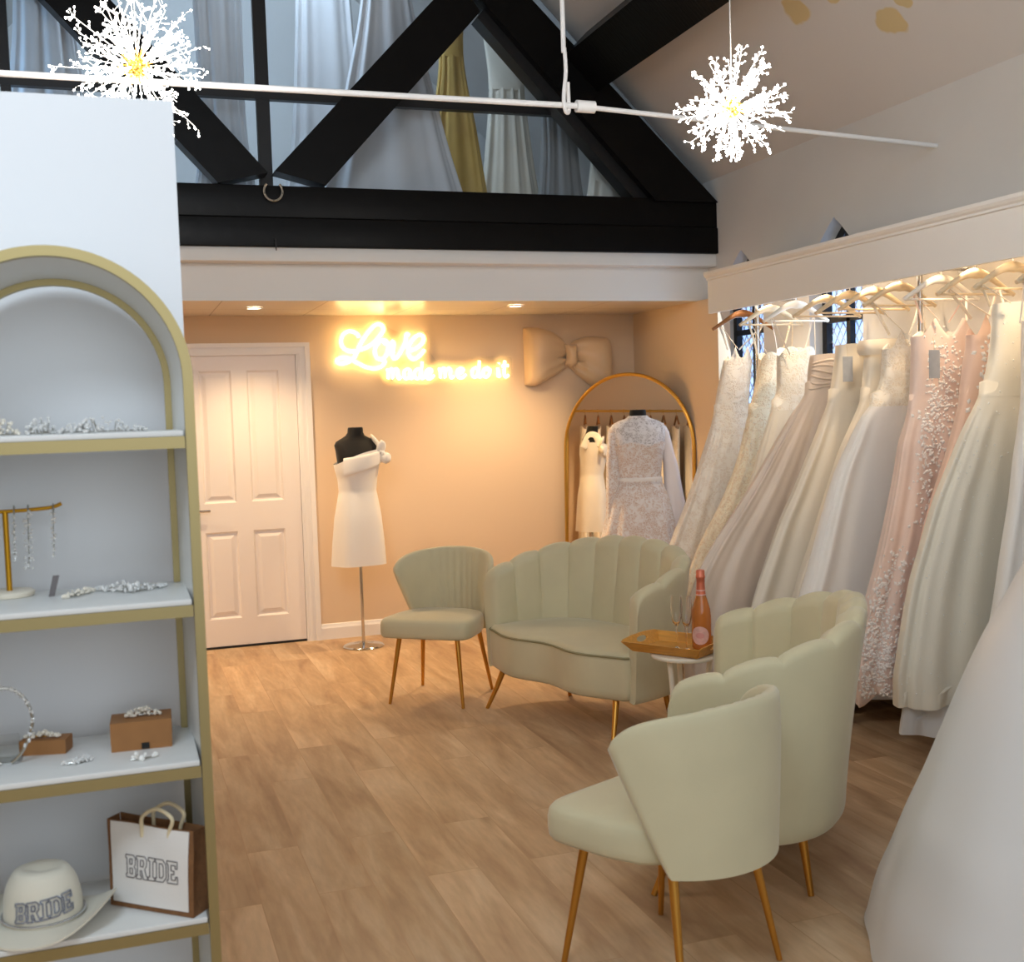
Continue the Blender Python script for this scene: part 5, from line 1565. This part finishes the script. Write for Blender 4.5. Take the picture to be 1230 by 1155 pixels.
# ------------------------------------------------------------------ suspended white rod
ry = on_x(1125, 175, XR).y
pA, pB = on_y(0, 88, ry), Vector(on_x(1125, 175, XR))
pM = on_y(690, 127, ry)
zl = pA.z+(pA.z-pM.z)/(pA.x-pM.x)*(XL-pA.x)
rod = thing('suspended_rod', 'thin white metal rod hung across the room under the roof slope', 'rod', (pM.x, ry, pM.z))
MB().tube([(XL, ry, zl), (pM.x+.02, ry, pM.z)], .0125, 12).build('rod_half', RODW, rod, world=True)
MB().tube([(pM.x+.0, ry, pM.z), (XR, ry, pB.z)], .011, 12).build('rod_half', RODW, rod, world=True)
cp = on_y(703, 128, ry)
MB().tube([(cp.x-.042, ry, cp.z), (cp.x+.042, ry, cp.z-.001)], .026, 16).build('coupling', RODW, rod, world=True)
hx_ = on_y(678, 100, ry).x
top_z = slope_z(hx_)-.02
MB().tube([(hx_, ry, top_z), (hx_, ry, pM.z+.22)], .010, 10).tube(spline([(hx_+.004, ry, pM.z+.24), (hx_+.006, ry-.004, pM.z+.14), (hx_-.012, ry-.018, pM.z+.03), (hx_-.006, ry-.016, pM.z-.026), (hx_+.014, ry+.0, pM.z-.03), (hx_+.022, ry+.012, pM.z), (hx_+.02, ry+.012, pM.z+.10)], 5), .0085, 10).build('drop_hook', RODW, rod, world=True)

# ------------------------------------------------------------------ firework pendants
def pendant(px, py, depth, R, label, seed, cord_px):
    c = at_depth(px, py, depth)
    t = thing('firework_pendant_light', label, 'pendant light', tuple(c), 0, 'starburst pendant lights')
    rng = random.Random(seed)
    MB().ball((0,0,0), .034, 3).build('hub', HUB, t, smooth=180)
    spikes = MB(); beads = MB(); gold = MB()
    N = 66
    for i in range(N):
        zc = 1-2*(i+.5)/N; an = i*2.39996+rng.uniform(-.25, .25)
        q = math.sqrt(max(0, 1-zc*zc)); d = Vector((q*cos(an), q*sin(an), zc))
        d = (d+Vector((rng.uniform(-.2, .2), rng.uniform(-.2, .2), rng.uniform(-.2, .2)))).normalized()
        o = d.orthogonal().normalized(); o2 = d.cross(o)
        L = R*rng.uniform(.72, 1.12)
        bend = (o*rng.uniform(-1, 1)+o2*rng.uniform(-1, 1))*.12*R
        P = lambda s: d*L*s+bend*s*s
        gold.tube([d*.03, P(.24)], .0017, 5)
        spikes.tube([P(.22), P(.45), P(.7), P(.95)], [.0012, .0010, .0008, .0006], 5)
        for b in range(9):
            s = rng.uniform(.45, 1.0); a0 = P(s)
            dr = (d*.6+o*rng.uniform(-1, 1)+o2*rng.uniform(-1, 1)).normalized()
            ln = R*rng.uniform(.05, .17)*(1.2-s*.5)
            e1 = a0+dr*ln
            spikes.tube([a0, e1], .0005, 4)
            beads.ball(e1, rng.uniform(.0022, .0048), 1)
            if rng.random() < .45: beads.ball(a0.lerp(e1, .55)+o*rng.uniform(-.006, .006), rng.uniform(.002, .0036), 1)
        for b in range(4): beads.ball(P(rng.uniform(.26, .6)), rng.uniform(.003, .006), 1)
    gold.build('gold_stem', HUB, t); spikes.build('light_spray', SPRAY, t); beads.build('led_beads', LED, t)
    top = slope_z(c.x)-c.z
    cd = MB().tube([(0, 0, .03), (0, 0, top-.02)], .0018, 6)
    cd.build('cord', mat('pale_cord', srgb(222,220,214), .5), t)
    if cord_px:
        MB().tube(spline([(.0, 0, R*1.05), (.012, 0, R*.8), (.05, .0, R*.45), (.02, 0, .05)], 6), .003, 6).tube(spline([(.0, 0, R*1.05), (-.02, 0, R*.8), (-.045, .0, R*.5), (-.02, 0, .05)], 6), .003, 6).build('suspension_loop', RODW, t)
    MB().lathe([(.0, top), (.05, top), (.05, top-.018), (.0, top-.022)], (0, 0, 0), 24, False, False).build('ceiling_rose', RODW, t)
    return c
PC1 = pendant(879, 130, 3.9, .20, 'starburst pendant light hanging before the pale sloping ceiling', 41, False)
PC2 = pendant(165, 80, 3.9, .26, 'starburst pendant light hanging beyond the white partition wall', 42, True)

# ------------------------------------------------------------------ gowns stored in the glazed loft
LZ = 2.52
def loft_gown(label, X, Y, wtop, wbot, ztop, m_, seed, th_=.12, pleats=9, lean=0):
    g = Gown(Y, [(LZ+.02, X-wbot+lean), (LZ+.9, X-wbot*.55+lean*.4), (ztop-.35, X-wtop*.8), (ztop, X-wtop)], [(LZ+.02, X+wbot+lean), (LZ+.9, X+wbot*.55+lean*.4), (ztop-.35, X+wtop*.8), (ztop, X+wtop)],
             [(LZ+.02, th_), (ztop-.4, th_*.6), (ztop, th_*.4)], pleats, [(LZ+.02, .022), (ztop-.5, .012), (ztop-.2, .002), (ztop, 0)], seed)
    t = thing('hanging_gown', label, 'gown', (X, Y, LZ+.02), 0, 'gowns stored behind the loft glazing')
    zs_ = ztop-.38
    cloth(g, LZ+.02, zs_, 30, 120, .0, None, seed).build('skirt', m_, t, smooth=80, world=True)
    gb = Gown(Y, [(z, x-.003) for z, x in g.left], [(z, x+.003) for z, x in g.right], [(z, v+.003) for z, v in g.th], 1, [(0, 0), (9, 0)], seed)
    cloth(gb, zs_-.01, ztop, 10, 80, 0, sweet(.03), seed).build('bodice', m_, t, smooth=80, world=True)
    return t
def lx(px, y): return on_y(px, 150, y).x
loft = [('white tulle gown behind the loft glass beside the mustard one', 470, 7.2, .17, .58, 4.75, TULLE_W, 1),
        ('mustard gown behind the loft glass, the only coloured one', 545, 7.52, .10, .28, 4.30, TULLE_M, 2),
        ('ivory gown behind the loft glass just past the mustard one', 610, 7.85, .16, .30, 4.2, TULLE_I, 3),
        ('dull grey gown behind the loft glass at the lower slope', 672, 7.5, .16, .23, 3.95, TULLE_G, 4),
        ('small ivory gown at the low end of the loft glass', 735, 7.2, .12, .26, 3.45, TULLE_I, 5),
        ('white veil gown behind the loft glass close to the central bar', 268, 7.3, .20, .24, 5.1, TULLE_W, 6),
        ('wide white tulle gown behind the loft glass past the central bar', 395, 7.6, .20, .42, 5.2, TULLE_W, 7),
        ('white gown behind the loft glass above the partition wall', 60, 7.35, .20, .40, 4.4, TULLE_W, 8)]
for lb, px, y, a, b, zt, m_, sd in loft: loft_gown(lb, lx(px, y), y, a, b, zt, m_, sd)

# ------------------------------------------------------------------ rail on the opposite wall, seen in the mirror
XO = -1.72; ZO = 1.74
orl = thing('gown_rail', 'gold rail packed with cream gowns, glimpsed only in the arched mirror', 'clothes rail', (XO, 6.4, 0))
MB().tube([(XO, 5.0, ZO), (XO, 7.7, ZO)], .014, 12).build('rail', GOLD_FRAME, orl, world=True)
for y in (5.05, 7.65): MB().tube([(XO, y, 0), (XO, y, ZO)], .014, 12).tube([(XO, y, ZO), (XL, y, ZO)], .012, 10).build('post', GOLD_FRAME, orl, world=True)
mats_ = [TULLE_I, SATIN_I, LACE_C, TULLE_I, SATIN_I]
for i in range(15):
    y = 7.45-.15*i; x = XO
    g = Gown(y, [(.1, x-.22), (1.0, x-.15), (1.3, x-.13), (1.6, x-.16)], [(.1, x+.40-.02*(i % 3)), (.8, x+.26), (1.15, x+.14), (1.3, x+.13), (1.6, x+.16)], [(.1, .068), (1.15, .055), (1.6, .055)], 8, [(.1, .012), (1.0, .005), (1.3, 0), (3, 0)], 60+i)
    t = thing('hanging_gown', 'cream gown in the packed row on the gold opposite rail, glimpsed in the mirror', 'gown', (x, y, .1), 0, 'cream gowns on the opposite rail')
    cloth(g, .1, 1.22, 20, 72, .0, None, i).build('skirt', mats_[i % 5], t, smooth=80, world=True)
    gb = Gown(y, [(z, q-.002) for z, q in g.left], [(z, q+.002) for z, q in g.right], [(z, q+.002) for z, q in g.th], 1, [(0, 0), (3, 0)], i)
    cloth(gb, 1.21, 1.54, 8, 64, 0, sweet(.03), i).build('bodice', mats_[i % 5], t, smooth=80, world=True)
    th_ = thing('clothes_hanger', 'gold toned hanger in the packed row on the opposite rail, glimpsed in the mirror', 'hanger', (x, y, ZO), 0, 'hangers on the opposite rail')
    MB().tube(spline([(-.2, 0, -.15), (-.1, 0, -.10), (0, 0, -.055), (.1, 0, -.10), (.2, 0, -.15)], 4), .011, 8).build('shoulder', OAKH, th_)
    MB().tube([(0, 0, -.055), (0, 0, -.03)]+[(0, .021*sin(a), -.021*cos(a)) for a in [q*.4 for q in range(9)]], .0024, 6).build('hook', GOLD_FRAME, th_)
# ------------------------------------------------------------------ light
def area(name, loc, target, sx, sy, W, col, spread=None):
    l = bpy.data.lights.new(name, 'AREA'); l.shape = 'RECTANGLE'; l.size = sx; l.size_y = sy; l.energy = W; l.color = col
    if spread: l.spread = spread
    o = bpy.data.objects.new(name, l); COL.objects.link(o); o.location = loc
    o.rotation_euler = (Vector(target)-Vector(loc)).to_track_quat('-Z', 'Y').to_euler()
    return o
def spot(name, loc, target, W, col, ang=80, blend=.6, r=.04):
    l = bpy.data.lights.new(name, 'SPOT'); l.energy = W; l.color = col; l.spot_size = rad(ang); l.spot_blend = blend; l.shadow_soft_size = r
    o = bpy.data.objects.new(name, l); COL.objects.link(o); o.location = loc
    o.rotation_euler = (Vector(target)-Vector(loc)).to_track_quat('-Z', 'Y').to_euler()
    return o
def point(name, loc, W, col, r=.05):
    l = bpy.data.lights.new(name, 'POINT'); l.energy = W; l.color = col; l.shadow_soft_size = r
    o = bpy.data.objects.new(name, l); COL.objects.link(o); o.location = loc; return o
WARM = (1, .66, .36); WARM2 = (1, .76, .50); COOL = (.80, .91, 1)
# daylight from the shop front behind the viewpoint
area('shopfront_daylight', (.6, YF+.1, 2.2), (1.2, 4, 1.2), 3.6, 2.6, 40, (.92, .96, 1))
area('rooflight_daylight', (-.9, .5, 3.7), (-.3, 2.9, 1.9), 1.4, 1.1, 72, (.72, .86, 1))
# loft daylight
area('loft_daylight', (-1.3, 7.08, 3.35), (1.6, 7.7, 3.4), .25, .7, 9, (.42, .68, 1))
area('loft_rooflight', (.9, 7.15, 5.45), (1.2, 7.8, 3.0), .9, .3, 60, (.62, .80, 1))
# alcove downlights
for i, (c, W, dy) in enumerate(zip(DL, (75, 100, 130), (.1, .22, 0))): spot('downlight_lamp', (c.x, c.y, ZA-.02), (c.x, c.y+dy, 0), W, (1, .70, .40), 122, .75)
for cy, hw, z0, zs, za in WINS: area('window_daylight', (XR+.07, cy, 1.75), (XR-1, cy-.25, 1.45), .36, 1.0, 5, (.62, .80, 1))
# strip behind the pelmet
st = area('pelmet_strip', (XF+.10, 4.7, FZ1-.06), (XF, 4.7, 1.2), .05, 3.1, 4, (1, .70, .42))
st.rotation_euler = (0, rad(-4), 0)
for y in (5.9, 5.3, 4.75, 4.2, 3.7): spot('pelmet_spot', (XF+.06, y-.12, FZ1-.055), (XF-.06, y-.10, 1.2), 17, WARM2, 105, .7, .03)
point('pendant_glow', PC1, 13, (1, .93, .84), .12)
point('pendant_glow', PC2, 18, (1, .95, .90), .12)

w = bpy.data.worlds.new('daylight'); scene.world = w; w.use_nodes = True
bg = w.node_tree.nodes['Background']; bg.inputs['Color'].default_value = (.78, .88, 1, 1); bg.inputs['Strength'].default_value = .45

vs = scene.view_settings
scene.display_settings.display_device = 'sRGB'
vs.view_transform = 'Standard'; vs.look = 'None'; vs.gamma = 1; vs.exposure = 0; vs.use_curve_mapping = False
scene.cycles.use_denoising = True
scene.cycles.max_bounces = 8; scene.cycles.transmission_bounces = 8; scene.cycles.transparent_max_bounces = 12
scene.cycles.caustics_reflective = False; scene.cycles.caustics_refractive = False
scene.cycles.sample_clamp_indirect = 6
